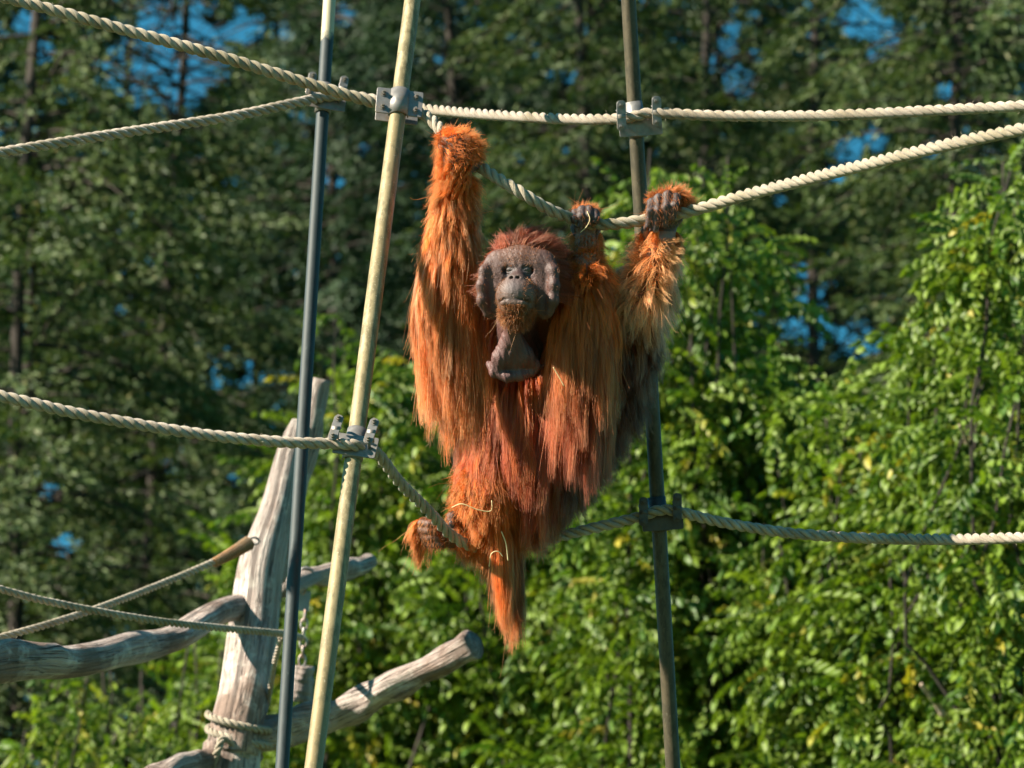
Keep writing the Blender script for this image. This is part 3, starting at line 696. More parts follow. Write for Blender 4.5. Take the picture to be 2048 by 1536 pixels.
def eval_grid(lo, hi, h):
    lo = np.array(lo); n = np.ceil((np.array(hi) - lo) / h).astype(int) + 1
    ax = [(lo[i] + np.arange(n[i]) * h).astype(f32) for i in range(3)]
    G = np.full(n, .12, f32)
    for p in PR:
        b0, b1 = prim_bb(p)
        s = [slice(max(0, int((b0[i] - lo[i]) / h)), max(0, min(n[i], int((b1[i] - lo[i]) / h) + 2))) for i in range(3)]
        if any(q.stop <= q.start for q in s): continue
        X = np.stack(np.meshgrid(*[ax[i][s[i]] for i in range(3)], indexing='ij'), -1)
        d = prim_d(p, X).astype(f32); g = G[tuple(s)]
        G[tuple(s)] = smin(g, d, p[2]) if p[4] == '+' else smax(g, -d, p[2])
    return G, lo, h
def surface_nets(G, lo, h):
    S = G < 0; n = np.array(G.shape) - 1
    cnt = np.zeros(n, np.int8); pos = np.zeros((*n, 3), f32); ne = np.zeros(n, f32)
    for dx in (0, 1):
        for dy in (0, 1):
            for dz in (0, 1): cnt += S[dx:dx + n[0], dy:dy + n[1], dz:dz + n[2]]
    act = (cnt > 0) & (cnt < 8); idx = np.argwhere(act); m = len(idx)
    acc = np.zeros((m, 3)); num = np.zeros(m)
    cs = [(x, y, z) for x in (0, 1) for y in (0, 1) for z in (0, 1)]
    val = {c: G[idx[:, 0] + c[0], idx[:, 1] + c[1], idx[:, 2] + c[2]] for c in cs}
    for c in cs:
        for ax in range(3):
            if c[ax] == 0:
                e = list(c); e[ax] = 1; e = tuple(e); a, b = val[c], val[e]
                cr = (a < 0) != (b < 0); t = np.where(cr, a / np.where(cr, a - b, 1), 0)
                q = np.tile(np.array(c, float), (m, 1)); q[:, ax] += t
                acc[cr] += q[cr]; num[cr] += 1
    V = (idx + acc / num[:, None]) * h + lo
    vid = np.full(n, -1, np.int64); vid[act] = np.arange(m)
    Fs = []
    for ax in range(3):
        o = [i for i in range(3) if i != ax]
        a = np.moveaxis(S, ax, 0)[:-1]; b = np.moveaxis(S, ax, 0)[1:]
        ch = np.moveaxis(a != b, 0, ax); fl = np.moveaxis(a & ~b, 0, ax)
        e = np.argwhere(ch); e = e[(e[:, o[0]] > 0) & (e[:, o[1]] > 0) & (e[:, o[0]] < n[o[0]]) & (e[:, o[1]] < n[o[1]])]
        def g(d0, d1):
            q = e.copy(); q[:, o[0]] += d0; q[:, o[1]] += d1; return vid[q[:, 0], q[:, 1], q[:, 2]]
        Q = np.stack([g(-1, -1), g(0, -1), g(0, 0), g(-1, 0)], 1)
        f = fl[e[:, 0], e[:, 1], e[:, 2]]
        if ax == 1: f = ~f
        Q[~f] = Q[~f][:, ::-1]; Fs.append(Q)
    return V, np.vstack(Fs)

# ---- torso
cap(L3(1045, 735, .13), L3(1050, 850, .09), .150, .165, .06, 'torso')
cap(L3(1050, 850, .09), L3(1055, 950, .10), .165, .140, .06, 'torso')
cap(L3(965, 690, .14), L3(1140, 700, .14), .085, .085, .06, 'torso')       # shoulder line
# ---- raised right arm of the ape (picture left)
chainp([L3(965, 690, .14), L3(908, 620, .10), L3(892, 555, .07)], [.088, .076, .060], .05, 'arm')
chainp([L3(892, 555, .07), L3(902, 470, .04), L3(911, 400, .0), L3(914, 360, -.015)], [.058, .054, .044, .040], .03, 'arm')
# ---- other arm, hand on the rope above the shoulder
chainp([L3(1128, 700, .12), L3(1150, 690, -.02), L3(1163, 655, -.08)], [.092, .072, .055], .05, 'arm2')
chainp([L3(1163, 655, -.08), L3(1168, 590, -.055), L3(1172, 520, -.01), L3(1173, 490, .012)], [.055, .050, .042, .038], .03, 'arm2')
# ---- raised leg (picture right)
chainp([L3(1110, 920, .16), L3(1190, 800, .14), L3(1245, 672, .05)], [.125, .105, .078], .06, 'leg2')
chainp([L3(1245, 672, .05), L3(1278, 595, .03), L3(1312, 520, .035), L3(1320, 485, .035)], [.074, .072, .052, .045], .04, 'leg2')
# ---- hanging leg, foot on the lower rope
chainp([L3(1015, 915, .07), L3(972, 985, -.04)], [.112, .082], .06, 'leg')
chainp([L3(972, 985, -.04), L3(988, 1040, -.01), L3(1000, 1075, .02)], [.080, .060, .050], .04, 'leg')
chainp([L3(1002, 1082, .03), L3(960, 1078, .045), L3(905, 1072, .045), L3(872, 1068, .04)], [.046, .042, .040, .036], .03, 'foot')

# ---- hands
def finger(pts, rad, reg='skin'):
    chainp(pts, rad, .006, reg)
# hand on the left: back of the hand towards the viewer, fingers hooked over the rope away from the viewer
chainp([L3(914, 360, -.035), L3(914, 325, -.060), L3(918, 292, -.050)], [.042, .050, .044], .03, 'hand')
cap(L3(895, 292, -.045), L3(944, 302, -.045), .032, .032, .03, 'hand')
for i, (x, y) in enumerate([(888, 274), (908, 272), (928, 280), (946, 290)]):
    finger([L3(x, y + 14, -.045), L3(x + 2, y - 4, -.015), L3(x + 6, y + 4, .025), L3(x + 8, y + 26, .038)], [.019, .017, .015, .012], 'hand')
finger([L3(930, 345, -.045), L3(950, 333, -.035), L3(962, 322, -.005)], [.018, .015, .011], 'skin')
# hand on the middle of the rope: palm towards the viewer, fingers come over the top
cap(L3(1173, 490, .015), L3(1172, 452, .038), .036, .036, .02, 'skin', sq=(1.0, .62, 1.0))
cap(L3(1156, 455, .038), L3(1188, 456, .038), .024, .024, .02, 'skin')
for i, (x, yt, yb) in enumerate([(1151, 428, 442), (1165, 422, 450), (1179, 421, 448), (1192, 427, 445)]):
    r_ = [.0120, .0138, .0130, .0112][i]
    finger([L3(x, 448, .042), L3(x, yt, .022), L3(x - 1, yt - 2, -.012), L3(x - 3 + i, yt + 10, -.034), L3(x - 4 + i, yb, -.030)], [r_ * 1.15, r_ * 1.12, r_ * 1.05, r_, r_ * .85])
for x in (1156, 1162, 1168, 1175, 1182):
    chainp([L3(x, 462, .004), L3(x + 1, 492, -.027), L3(1170 + (x - 1170) * .8, 540, -.050)], [.003, .0036, .002], .004, 'skin', '-')
# foot holding the rope on the right: long toes over the top
cap(L3(1322, 485, .035), L3(1330, 440, .045), .046, .044, .02, 'skin', sq=(1.0, .62, 1.0))
cap(L3(1306, 440, .045), L3(1352, 432, .045), .027, .027, .02, 'skin')
cap(L3(1335, 410, .03), L3(1368, 402, .035), .026, .022, .03, 'hand')
for i, (x, yt, yb) in enumerate([(1301, 402, 452), (1315, 394, 460), (1333, 388, 450), (1350, 392, 438)]):
    r_ = [.0135, .0145, .0145, .0135][i]
    finger([L3(x + 6, 432, .05), L3(x + 6, yt, .020), L3(x + 2, yt + 3, -.014), L3(x - 1, (yt + yb) / 2 - 4, -.040), L3(x - 5, yb, -.034)], [r_ * 1.15, r_ * 1.15, r_ * 1.08, r_, r_ * .8])
finger([L3(1296, 480, .03), L3(1290, 462, .00), L3(1296, 448, -.02)], [.014, .012, .010])
# hanging foot: big toe over the rope, four toes curling round from below
finger([L3(955, 1062, .03), L3(925, 1040, .0), L3(906, 1034, -.048), L3(904, 1046, -.058)], [.028, .024, .021, .017])
for i, (x, y) in enumerate([(853, 1046), (852, 1060), (857, 1074), (866, 1086)]):
    finger([L3(x + 18, y + 4, .045), L3(x - 6, y, .030), L3(x - 9, y + 1, -.006), L3(x + 5, y + 2, -.030), L3(x + 17, y + 4, -.036)], [.016, .015, .0145, .0135, .011])

# ---- head, local face frame
YAW, PIT = R(-11), R(6)
Rz = np.array([[math.cos(YAW), -math.sin(YAW), 0], [math.sin(YAW), math.cos(YAW), 0], [0, 0, 1]])
Rx = np.array([[1, 0, 0], [0, math.cos(-PIT), -math.sin(-PIT)], [0, math.sin(-PIT), math.cos(-PIT)]])
HR = Rz @ Rx; HC = L3(1042, 571, -.150)
def H(x, y, z): return HC + HR @ np.array([x, y, z], float)
def hc(a, b, ra, rb, k=.02, reg='face', op='+', sq=None): cap(H(*a), H(*b), ra, rb, k, reg, op, sq)
def he(c, r, k=.02, reg='face', op='+'): ell(H(*c), r, k, reg, op, HR.astype(f32))
he((.0, .085, .055), (.108, .125, .125), .03, 'scalp')
he((.0, .02, .01), (.118, .062, .128), .03, 'face')
he((0, -.018, .072), (.095, .036, .050), .035)                # broad forehead
hc((-.03, .10, -.03), (.03, .20, -.06), .085, .10, .05, 'nape')               # neck mass
for s in (-1, 1):   # cheek flanges: broad flat plates with a raised outer rim
    fa = s * R(16); fm = HR @ np.array([[math.cos(fa), -math.sin(fa), 0], [math.sin(fa), math.cos(fa), 0], [0, 0, 1]])
    ell(H(s * .086, -.026, -.008), (.047, .026, .112), .03, 'flange', '+', fm.astype(f32))
    pts = [(s * .100, -.030, .074), (s * .117, -.046, .040), (s * .122, -.056, -.010), (s * .119, -.056, -.060), (s * .106, -.042, -.102)]
    rr = [.009, .0125, .0145, .0145, .010]
    for i in range(4): hc(pts[i], pts[i + 1], rr[i], rr[i + 1], .022, 'flange')
    # eye region
    he((s * .028, -.050, .040), (.0225, .018, .0165), .010, 'eye', '-')
    he((s * .0275, -.0425, .039), (.0160, .0165, .0140), .003, 'lid')          # lids over the ball
    hc((s * .012, -.052, .058), (s * .045, -.044, .056), .0085, .0065, .010, 'brow')
    hc((s * .014, -.050, .022), (s * .042, -.040, .021), .0055, .0045, .010, 'eye')
    hc((s * .0170, -.0600, .0385), (s * .0385, -.056, .0375), .0046, .0042, .002, 'eye', '-', sq=(1, 1.6, .72))  # lid slit
# muzzle
hc((0, -.050, .030), (0, -.078, -.005), .016, .030, .020)
he((0, -.082, -.046), (.066, .062, .062), .022, 'muzzle')
he((0, -.070, -.098), (.054, .052, .046), .025, 'beard')
hc((-.010, -.098, .006), (.010, -.098, .006), .014, .014, .012, 'nose')
for s in (-1, 1): he((s * .0105, -.1125, .0085), (.0068, .012, .0052), .004, 'nose', '-')
hc((0, -.110, -.004), (0, -.142, -.052), .0015, .0015, .004, 'muzzle', '-')   # philtrum
mp_ = [(-.052, -.112, -.074), (-.034, -.134, -.066), (-.012, -.146, -.064), (.012, -.146, -.064), (.034, -.134, -.067), (.052, -.110, -.076)]
hc((-.030, -.128, -.076), (.030, -.128, -.077), .0125, .0125, .010, 'lip')
for i in range(5): hc(mp_[i], mp_[i + 1], .0042, .0042, .003, 'lip', '-')
# throat pouch: narrow under the chin, widening to a soft rolled rim
cap(L3(1022, 648, -.20), L3(1024, 692, -.155), .024, .026, .02, 'pouch')
cap(L3(1030, 650, -.08), L3(1036, 715, .03), .060, .070, .04, 'pouch')
chainp([L3(1018, 682, -.158), L3(1004, 716, -.150), L3(996, 734, -.142)], [.026, .032, .028], .03, 'pouch')
chainp([L3(1030, 686, -.158), L3(1048, 712, -.150), L3(1072, 732, -.135)], [.030, .032, .018], .03, 'pouch')
cap(L3(1024, 705, -.135), L3(1030, 735, -.125), .038, .034, .03, 'pouch')
chainp([L3(978, 728, -.128), L3(988, 746, -.148), L3(1015, 755, -.158), L3(1040, 752, -.150), L3(1064, 744, -.132), L3(1083, 733, -.110)], [.010, .0145, .017, .017, .014, .009], .010, 'pouch')
cap(L3(1024, 664, -.238), L3(1018, 700, -.196), .004, .003, .008, 'pouch', '-')
cap(L3(1018, 700, -.192), L3(1008, 735, -.192), .003, .002, .010, 'pouch', '-')
cap(L3(1032, 678, -.205), L3(1046, 728, -.178), .003, .002, .010, 'pouch', '-')

BB0, BB1 = np.array([-.38, -.42, -.66]), np.array([.68, .36, .90])
Gb, lo_b, h_b = eval_grid(BB0, BB1, .008)
HB = (np.array([-.150, -.355, .005]), np.array([.190, .12, .56]))
boxes = [(HB, .0026), ((L3(1120, 512, -.08), L3(1215, 400, .09)), .0026), ((L3(1268, 506, -.09), L3(1400, 370, .10)), .0028), ((L3(826, 1110, -.10), L3(946, 1010, .095)), .0030)]
boxes = [((np.minimum(b[0], b[1]), np.maximum(b[0], b[1])), h) for b, h in boxes]
def inb(c, b): return np.all((c > b[0]) & (c < b[1]), 1)
Vs = []; Fs = []; off = 0
V, F = surface_nets(Gb, lo_b, h_b); c = V[F].mean(1); keep = np.ones(len(F), bool)
for b, h in boxes: keep &= ~inb(c, b)
Vs.append(V); Fs.append(F[keep]); off = len(V)
for b, h in boxes:
    G, l0, _ = eval_grid(b[0] - .012, b[1] + .012, h); V, F = surface_nets(G, l0, h); c = V[F].mean(1)
    F = F[inb(c, (b[0] - .003, b[1] + .003))]; Vs.append(V); Fs.append(F + off); off += len(V)
V = np.vstack(Vs); F = np.vstack(Fs)
u = np.unique(F); mp = np.full(len(V), -1); mp[u] = np.arange(len(u)); V = V[u]; F = mp[F]
# relax the stair steps a little
def smooth(V, F, it, lam=.5):
    for _ in range(it):
        A = np.zeros_like(V); n = np.zeros(len(V))
        for a, b in ((0, 1), (1, 2), (2, 3), (3, 0)):
            for s, d in ((a, b), (b, a)):
                A += np.stack([np.bincount(F[:, s], V[F[:, d], k], len(V)) for k in range(3)], 1); n += np.bincount(F[:, s], minlength=len(V))
        V = V + lam * (A / np.maximum(n, 1)[:, None] - V)
    return V
V = smooth(V, F, 2, .45)
V_BASE = V.copy()
fn = np.cross(V[F[:, 2]] - V[F[:, 0]], V[F[:, 3]] - V[F[:, 1]])
VN = np.stack([sum(np.bincount(F[:, q], fn[:, k], len(V)) for q in range(4)) for k in range(3)], 1); VN = norm(VN)
farea = .5 * np.linalg.norm(fn, axis=1)
# region of each vertex = nearest additive primitive
REG = ['body', 'torso', 'arm', 'arm2', 'leg', 'leg2', 'foot', 'hand', 'skin', 'scalp', 'face', 'nape', 'flange', 'eye', 'lid', 'brow', 'muzzle', 'beard', 'nose', 'lip', 'pouch']
best = np.full(len(V), 9., f32); reg = np.zeros(len(V), int)
for p in PR:
    if p[4] != '+' : continue
    b0, b1 = prim_bb(p); ii = np.where(np.all((V > b0) & (V < b1), 1))[0]
    if not len(ii): continue
    d = prim_d(p, V[ii].astype(f32)); m = d < best[ii]; best[ii[m]] = d[m]; reg[ii[m]] = REG.index(p[3])
def isreg(*n): return np.isin(reg, [REG.index(x) for x in n])
# face coordinates of each vertex
Q = (V - HC) @ HR
# ---- folds and wrinkles pressed into the bare skin
x_, y_, z_ = V.T
pz = isreg('pouch'); wr_ = np.sin(x_ * 330 + 2.2 * np.sin(z_ * 48) + z_ * 60) * .5 + np.sin(x_ * 610 + z_ * 210 + 1.5 * np.sin(x_ * 90)) * .3 + np.sin(z_ * 300 + x_ * 420) * .12
amp = np.where(pz, .0017, 0) + np.where(isreg('flange', 'face', 'brow'), .00045, 0) + np.where(isreg('muzzle', 'lip', 'nose'), .0005, 0) + np.where(isreg('skin'), .0006, 0)
V = V + VN * (wr_ * amp)[:, None]
pal_ = isreg('skin', 'arm2') & (np.abs(x_ * 600 + 1024 - 1171) < 24) & (768 - z_ * 600 < 560) & (768 - z_ * 600 > 455)
V = V + VN * (np.where(pal_, .0022, 0) * (np.sin(x_ * 560 + 2 * np.sin(z_ * 70)) * .8 + .5 * np.sin(z_ * 300 + x_ * 200)))[:, None]
fn = np.cross(V[F[:, 2]] - V[F[:, 0]], V[F[:, 3]] - V[F[:, 1]])
# ---- skin colour
col = np.tile(np.array([.16, .055, .022]), (len(V), 1))
col[isreg('skin')] = (.060, .044, .043)
col[isreg('hand', 'foot')] = (.10, .05, .035)
col[isreg('skin') & (V[:, 2] < -.3)] = (.115, .062, .045)
col[isreg('face', 'flange', 'brow')] = (.088, .046, .036)
col[isreg('flange')] = (.078, .042, .036)
col[isreg('pouch')] = (.095, .048, .044)
ny_ = 768 - V[:, 2] * 600; nx_ = V[:, 0] * 600 + 1024
col[isreg('torso', 'nape', 'body') & (VN[:, 1] < 0) & (ny_ < 742) & (nx_ > 945) & (nx_ < 1100)] = (.040, .026, .022)  # dark chest skin, darkened to paint in the shade of the neck recess
col[isreg('eye')] = (.035, .028, .032)
mz = isreg('muzzle', 'nose', 'lip', 'beard'); col[mz] = (.120, .075, .058)
g_ = np.exp(-((Q[:, 0] / .034) ** 2 + ((Q[:, 2] + .025) / .042) ** 2)) * (Q[:, 1] < -.06)
col = col * (1 - .85 * g_[:, None]) + np.array([.095, .080, .082]) * .85 * g_[:, None]
for s in (-1, 1):
    e_ = np.exp(-(((Q[:, 0] - s * .028) / .026) ** 2 + ((Q[:, 2] - .040) / .020) ** 2)) * (Q[:, 1] < 0)
    col = col * (1 - .8 * e_[:, None]) + np.array([.028, .024, .030]) * .8 * e_[:, None]
col[isreg('lid')] = (.080, .066, .066)
ml = np.abs(Q[:, 2] + .066) < .004; ml &= (np.abs(Q[:, 0]) < .055) & (Q[:, 1] < -.09); col[ml & isreg('lip', 'muzzle')] *= .5
palm = isreg('skin', 'arm2', 'leg2') & (VN[:, 1] < -.15) & (((np.abs(V[:, 0] * 600 + 1024 - 1171) < 20) & (768 - V[:, 2] * 600 < 548) & (768 - V[:, 2] * 600 > 455)) | ((V[:, 0] * 600 + 1024 > 1285) & (768 - V[:, 2] * 600 < 512) & (768 - V[:, 2] * 600 > 462)))
col[palm] = (.21, .135, .115)
# back of scalp/neck stay hair coloured
col[isreg('scalp', 'nape')] = (.14, .045, .018)
COLV = col
def mat_skin():
    m = NT('ape_skin'); tc = m.n('TexCoord').outputs['Object']; vc = m.n('VertexColor', layer_name='Col').outputs[0]
    v1 = m.n('TexVoronoi', {'Scale': 170, 'Vector': tc}, feature='DISTANCE_TO_EDGE').outputs[0]
    w_ = noise(m, 42, 5, .65, tc, .6); n2 = noise(m, 9, 3, .5, tc)
    c = m.mix(m.ramp(n2, [(.35, (.0, .0, .0)), (.7, (1, 1, 1))]), m.mix(1.0, vc, (.72, .66, .66), 'MULTIPLY'), m.mix(1.0, vc, (1.35, 1.25, 1.2), 'MULTIPLY'))
    h = m.n('Math', {0: m.n('Math', {0: v1, 1: .35}, operation='MULTIPLY').outputs[0], 1: m.n('Math', {0: w_, 1: 1.1}, operation='MULTIPLY').outputs[0]}, operation='ADD').outputs[0]
    m.bsdf(Base_Color=c, Roughness=.56, Specular_IOR_Level=.35, Normal=m.bump(h, .62, .005)); return m.m
M_SKIN = mat_skin()
ape = empty('orangutan', to_world(L3(1050, 850, .09)), 'long-haired orange orangutan with broad cheek pads hanging from the ropes', 'orangutan')
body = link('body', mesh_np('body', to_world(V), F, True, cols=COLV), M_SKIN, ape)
# ---- eyes
def uvsphere(c, r, n=20):
    th = np.linspace(0, np.pi, n); ph = np.linspace(0, 2 * np.pi, n * 2, endpoint=False)
    Vv = c + r * np.stack([np.sin(th)[:, None] * np.cos(ph), np.cos(th)[:, None] * np.ones_like(ph), np.sin(th)[:, None] * np.sin(ph)], -1).reshape(-1, 3)
    m = n * 2; i = np.arange(n - 1)[:, None] * m; j = np.arange(m)[None]
    return Vv, np.stack([i + j, i + m + j, i + m + (j + 1) % m, i + (j + 1) % m], -1).reshape(-1, 4)
M_EYE = NT('dark_brown_eye'); M_EYE.bsdf(Base_Color=(.035, .014, .008, 1), Roughness=.06, Specular_IOR_Level=.8); M_EYE = M_EYE.m
for s in (-1, 1):
    v, f = uvsphere(H(s * .0275, -.0410, .0395), .0147); link('eye', mesh_np('eye', to_world(v), f), M_EYE, ape)
# ---- nails
M_NAIL = NT('dark_nail'); M_NAIL.bsdf(Base_Color=(.03, .026, .028, 1), Roughness=.25); M_NAIL = M_NAIL.m
nails = [(L3(x - 2.5, 443, -.036), .0075) for x in (1153, 1166, 1179, 1191)] + [(L3(1301 - 3, 447, -.037), .009), (L3(1315 - 3, 455, -.037), .009), (L3(1333 - 3, 445, -.037), .009), (L3(1350 - 3, 433, -.036), .009)] + [(L3(904, 1048, -.070), .012)]
for c_, r_ in nails:
    v, f = uvsphere(np.zeros(3), 1.0, 10); v = v * np.array([r_ * .85, .004, r_ * 1.15]) + c_ + np.array([0, -.005, 0]); link('nail', mesh_np('nail', to_world(v), f), M_NAIL, ape)
# ------------------------------------------------------------------ hair
GV = np.array([0., -math.sin(PITCH), -math.cos(PITCH)])      # gravity in the ape's frame
hr = np.random.default_rng(5)
def sdf_at(X):
    q = (X - lo_b) / h_b; i = np.clip(np.floor(q).astype(int), 0, np.array(Gb.shape) - 2); f = np.clip(q - i, 0, 1)
    def g(a, b, c): return Gb[i[:, 0] + a, i[:, 1] + b, i[:, 2] + c]
    x, y, z = f.T
    c00 = g(0, 0, 0) * (1 - x) + g(1, 0, 0) * x; c10 = g(0, 1, 0) * (1 - x) + g(1, 1, 0) * x
    c01 = g(0, 0, 1) * (1 - x) + g(1, 0, 1) * x; c11 = g(0, 1, 1) * (1 - x) + g(1, 1, 1) * x
    return (c00 * (1 - y) + c10 * y) * (1 - z) + (c01 * (1 - y) + c11 * y) * z
def sdf_grad(X, e=.008):
    return norm(np.stack([sdf_at(X + np.eye(3)[k] * e) - sdf_at(X - np.eye(3)[k] * e) for k in range(3)], 1))
fc = V[F].mean(1); fN = norm(fn); freg = reg[F[:, 0]]; fQ = (fc - HC) @ HR
fpx = fc[:, 0] * 600 + 1024; fpy = 768 - fc[:, 2] * 600
def fr(*n): return np.isin(freg, [REG.index(x) for x in n])
def sample(wt, n):
    w_ = farea * wt; cdf = np.cumsum(w_); i = np.searchsorted(cdf, hr.random(n) * cdf[-1]); i = np.clip(i, 0, len(F) - 1)
    a, b = hr.random((2, n)); q = V[F[i]]
    p = (q[:, 0] * (1 - a)[:, None] + q[:, 1] * a[:, None]) * (1 - b)[:, None] + (q[:, 3] * (1 - a)[:, None] + q[:, 2] * a[:, None]) * b[:, None]
    return p, fN[i], i
KP = 12
def groom(name, wt, length, n_guides, n_hair, mat, flow=None, lift=.6, grav=.28, clump=.62, off=(.004, .03), frizz=.006, rad=.00068, wav=.032, colf=None, lvar=.35, par=None, tip=.25):
    """guides fall under gravity and slide over the body, hairs gather round them"""
    gp_, gn, gi = sample(wt, n_guides)
    Lg = length(gp_, gi) * hr.uniform(1 - lvar, 1 + lvar * .5, n_guides)
    fl = flow(gp_, gn, gi) if flow is not None else np.zeros_like(gp_)
    d = norm(gn * lift + fl + GV * .35 + hr.normal(size=gp_.shape) * .10)
    o = hr.uniform(off[0], off[1], n_guides); sub = 2; st = Lg / ((KP - 1) * sub)
    path = [gp_]; p = gp_.copy(); ph = hr.uniform(0, 6.28, (n_guides, 3))
    for k in range((KP - 1) * sub):
        wob = np.sin(ph + p @ np.array([[31., 7, 3], [5, 29, 11], [9, 4, 23]])) * wav * 3
        gk = grav * np.clip(st / .012, .3, 1.6)
        d = norm(d * (1 - gk[:, None]) + GV * gk[:, None] + wob * .25)
        q = p + d * st[:, None]
        ds = sdf_at(q); tgt = o * min(1, (k + 1) / 6.0); pen = np.clip(tgt - ds, 0, .02)
        q = q + sdf_grad(q) * pen[:, None]
        d = norm(q - p); p = p + d * st[:, None]
        if k % sub == sub - 1: path.append(p)
    GP = np.stack(path, 1)                                   # guides x KP x 3
    hp, hn, hi = sample(wt, n_hair)
    kd = kdtree.KDTree(n_guides)
    gk_ = gp_ + gn * .05
    for i, c_ in enumerate(gk_): kd.insert(c_, i)
    kd.balance(); hk = hp + hn * .05 + hr.normal(size=hp.shape) * .004
    ni = np.array([kd.find(c_)[1] for c_ in hk])
    lf = np.clip(hr.normal(.80, .20, n_hair), .2, 1.08)
    tt = np.linspace(0, 1, KP)[None, :, None]
    cp = hr.uniform(0, 6.28, (n_guides, 1, 3)); cf = hr.uniform(4, 11, (n_guides, 1, 1)) * np.clip(Lg / .25, .4, 1.6)[:, None, None]
    GP = GP + (np.sin(cp + cf * tt) - np.sin(cp)) * wav * .10 * tt ** .7 * np.clip(Lg / .2, .3, 1.2)[:, None, None]
    nS = max(4, n_guides // 12); kS = kdtree.KDTree(nS)                      # locks gather into larger locks, leaving partings
    for i in range(nS): kS.insert(gp_[i] + gn[i] * .05, i)
    kS.balance(); si = np.array([kS.find(c_)[1] for c_ in gp_ + gn * .05]); sd = np.linalg.norm(gp_ - gp_[si], axis=1)
    pull = .42 * ((sd < .12) & (Lg > .075))[:, None, None]; GP = GP + (GP[si] - GP) * pull * tt ** 1.1
    sv = hr.uniform(.72, 1.22, (n_guides, 1))[si]
    t = np.linspace(0, 1, KP)[None] * lf[:, None]
    x = np.clip(t * (KP - 1), 0, KP - 1.001); i0 = x.astype(int); fr_ = (x - i0)[..., None]
    g0 = GP[ni[:, None], i0]; g1 = GP[ni[:, None], i0 + 1]; base = g0 * (1 - fr_) + g1 * fr_
    dlt = (hp - gp_[ni])[:, None]
    cl = clump * np.clip(hr.normal(1, .18, (n_hair, 1, 1)), .3, 1.15)
    X = base + dlt * (1 - np.clip(cl, 0, 1) * (t[..., None] ** 1.15))
    fz = hr.normal(size=(n_hair, 1, 3)) * frizz * t[..., None] ** 1.3
    a = hr.uniform(0, 6.28, (n_hair, 1, 3)); fq = hr.uniform(5, 13, (n_hair, 1, 1))
    fz = fz + np.sin(a + fq * t[..., None]) * frizz * .45 * t[..., None]
    wild = (hr.random((n_hair, 1, 1)) < .035) * hr.normal(size=(n_hair, 1, 3)) * .03 * t[..., None] ** 1.5
    X = X + fz + wild
    # keep hairs out of the body
    Xf = X.reshape(-1, 3); ds = sdf_at(Xf); pen = np.clip(.0025 - ds, 0, .02); bad = pen > 0
    Xb = Xf[bad]; Xf[bad] = Xb + sdf_grad(Xb) * pen[bad][:, None]; X = Xf.reshape(n_hair, KP, 3); X[:, 0] = hp - hn * .002
    c = colf(hp, gp_[ni], ni, n_guides)
    c = c * hr.uniform(.72, 1.25, (n_hair, 1)); gv = hr.uniform(.5, 1.35, (n_guides, 1)); c = c * gv[ni] * sv[ni]
    hc_ = bpy.data.hair_curves.new(name); hc_.add_curves([KP] * n_hair)
    hc_.attributes['position'].data.foreach_set('vector', to_world(X.reshape(-1, 3)).astype(f32).ravel())
    rr = rad * hr.uniform(.7, 1.25, (n_hair, 1)) * np.linspace(1, tip, KP)[None]
    ra = hc_.attributes.get('radius') or hc_.attributes.new('radius', 'FLOAT', 'POINT'); ra.data.foreach_set('value', rr.astype(f32).ravel())
    ca = hc_.attributes.new('hcol', 'FLOAT_COLOR', 'CURVE'); cc = np.ones((n_hair, 4), f32); cc[:, :3] = np.clip(c, 0, 1); ca.data.foreach_set('color', cc.ravel())
    hc_.materials.append(mat)
    o_ = bpy.data.objects.new(name, hc_); COL.objects.link(o_); o_.parent = par or ape
    o_.matrix_parent_inverse = Matrix.Translation(-Vector(ape.location)); o_['kind'] = 'stuff'
    return o_
def mat_hair():
    m = NT('orange_hair'); a = m.n('Attribute', attribute_name='hcol', attribute_type='GEOMETRY').outputs['Color']
    h = m.t.nodes.new('ShaderNodeBsdfHairPrincipled'); h.model = 'CHIANG'; h.parametrization = 'COLOR'
    m.link(a, h.inputs['Color']); h.inputs['Roughness'].default_value = .38; h.inputs['Radial Roughness'].default_value = .55; h.inputs['Coat'].default_value = .0
    p = m.n('BsdfPrincipled', {'Base Color': m.mix(1.0, a, (1.25, 1.25, 1.25), 'MULTIPLY'), 'Roughness': .5, 'Specular IOR Level': .25})
    mx = m.n('MixShader', {0: .6}); m.link(h.outputs[0], mx.inputs[1]); m.link(p.outputs[0], mx.inputs[2])
    m.link(mx.outputs[0], m.out.inputs[0]); return m.m
M_HAIR = mat_hair()
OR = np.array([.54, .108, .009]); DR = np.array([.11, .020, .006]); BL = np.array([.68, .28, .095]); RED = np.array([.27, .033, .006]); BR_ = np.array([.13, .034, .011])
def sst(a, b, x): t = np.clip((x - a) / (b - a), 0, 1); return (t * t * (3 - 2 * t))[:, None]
def px_(p): return p[:, 0] * 600 + 1024
def py_(p): return 768 - p[:, 2] * 600
# long hair of the raised arm
def len_arm(p, i): y = py_(p); return np.interp(y, [350, 420, 520, 620, 720], [.06, .10, .25, .38, .32])
groom('arm_hair', fr('arm') * (fpy > 352) * 1.0, len_arm, 1700, 42000, M_HAIR, lambda p, n, i: np.stack([n[:, 0] * .5 - .12, n[:, 1] * .2, 0 * p[:, 0]], 1), lift=.14, grav=.25, off=(.003, .022),
      colf=lambda p, g_, ni, n: OR * (1 - .0 * p[:, :1]) + (BL - OR) * (hr.random(n)[ni][:, None] > .72) * .55)
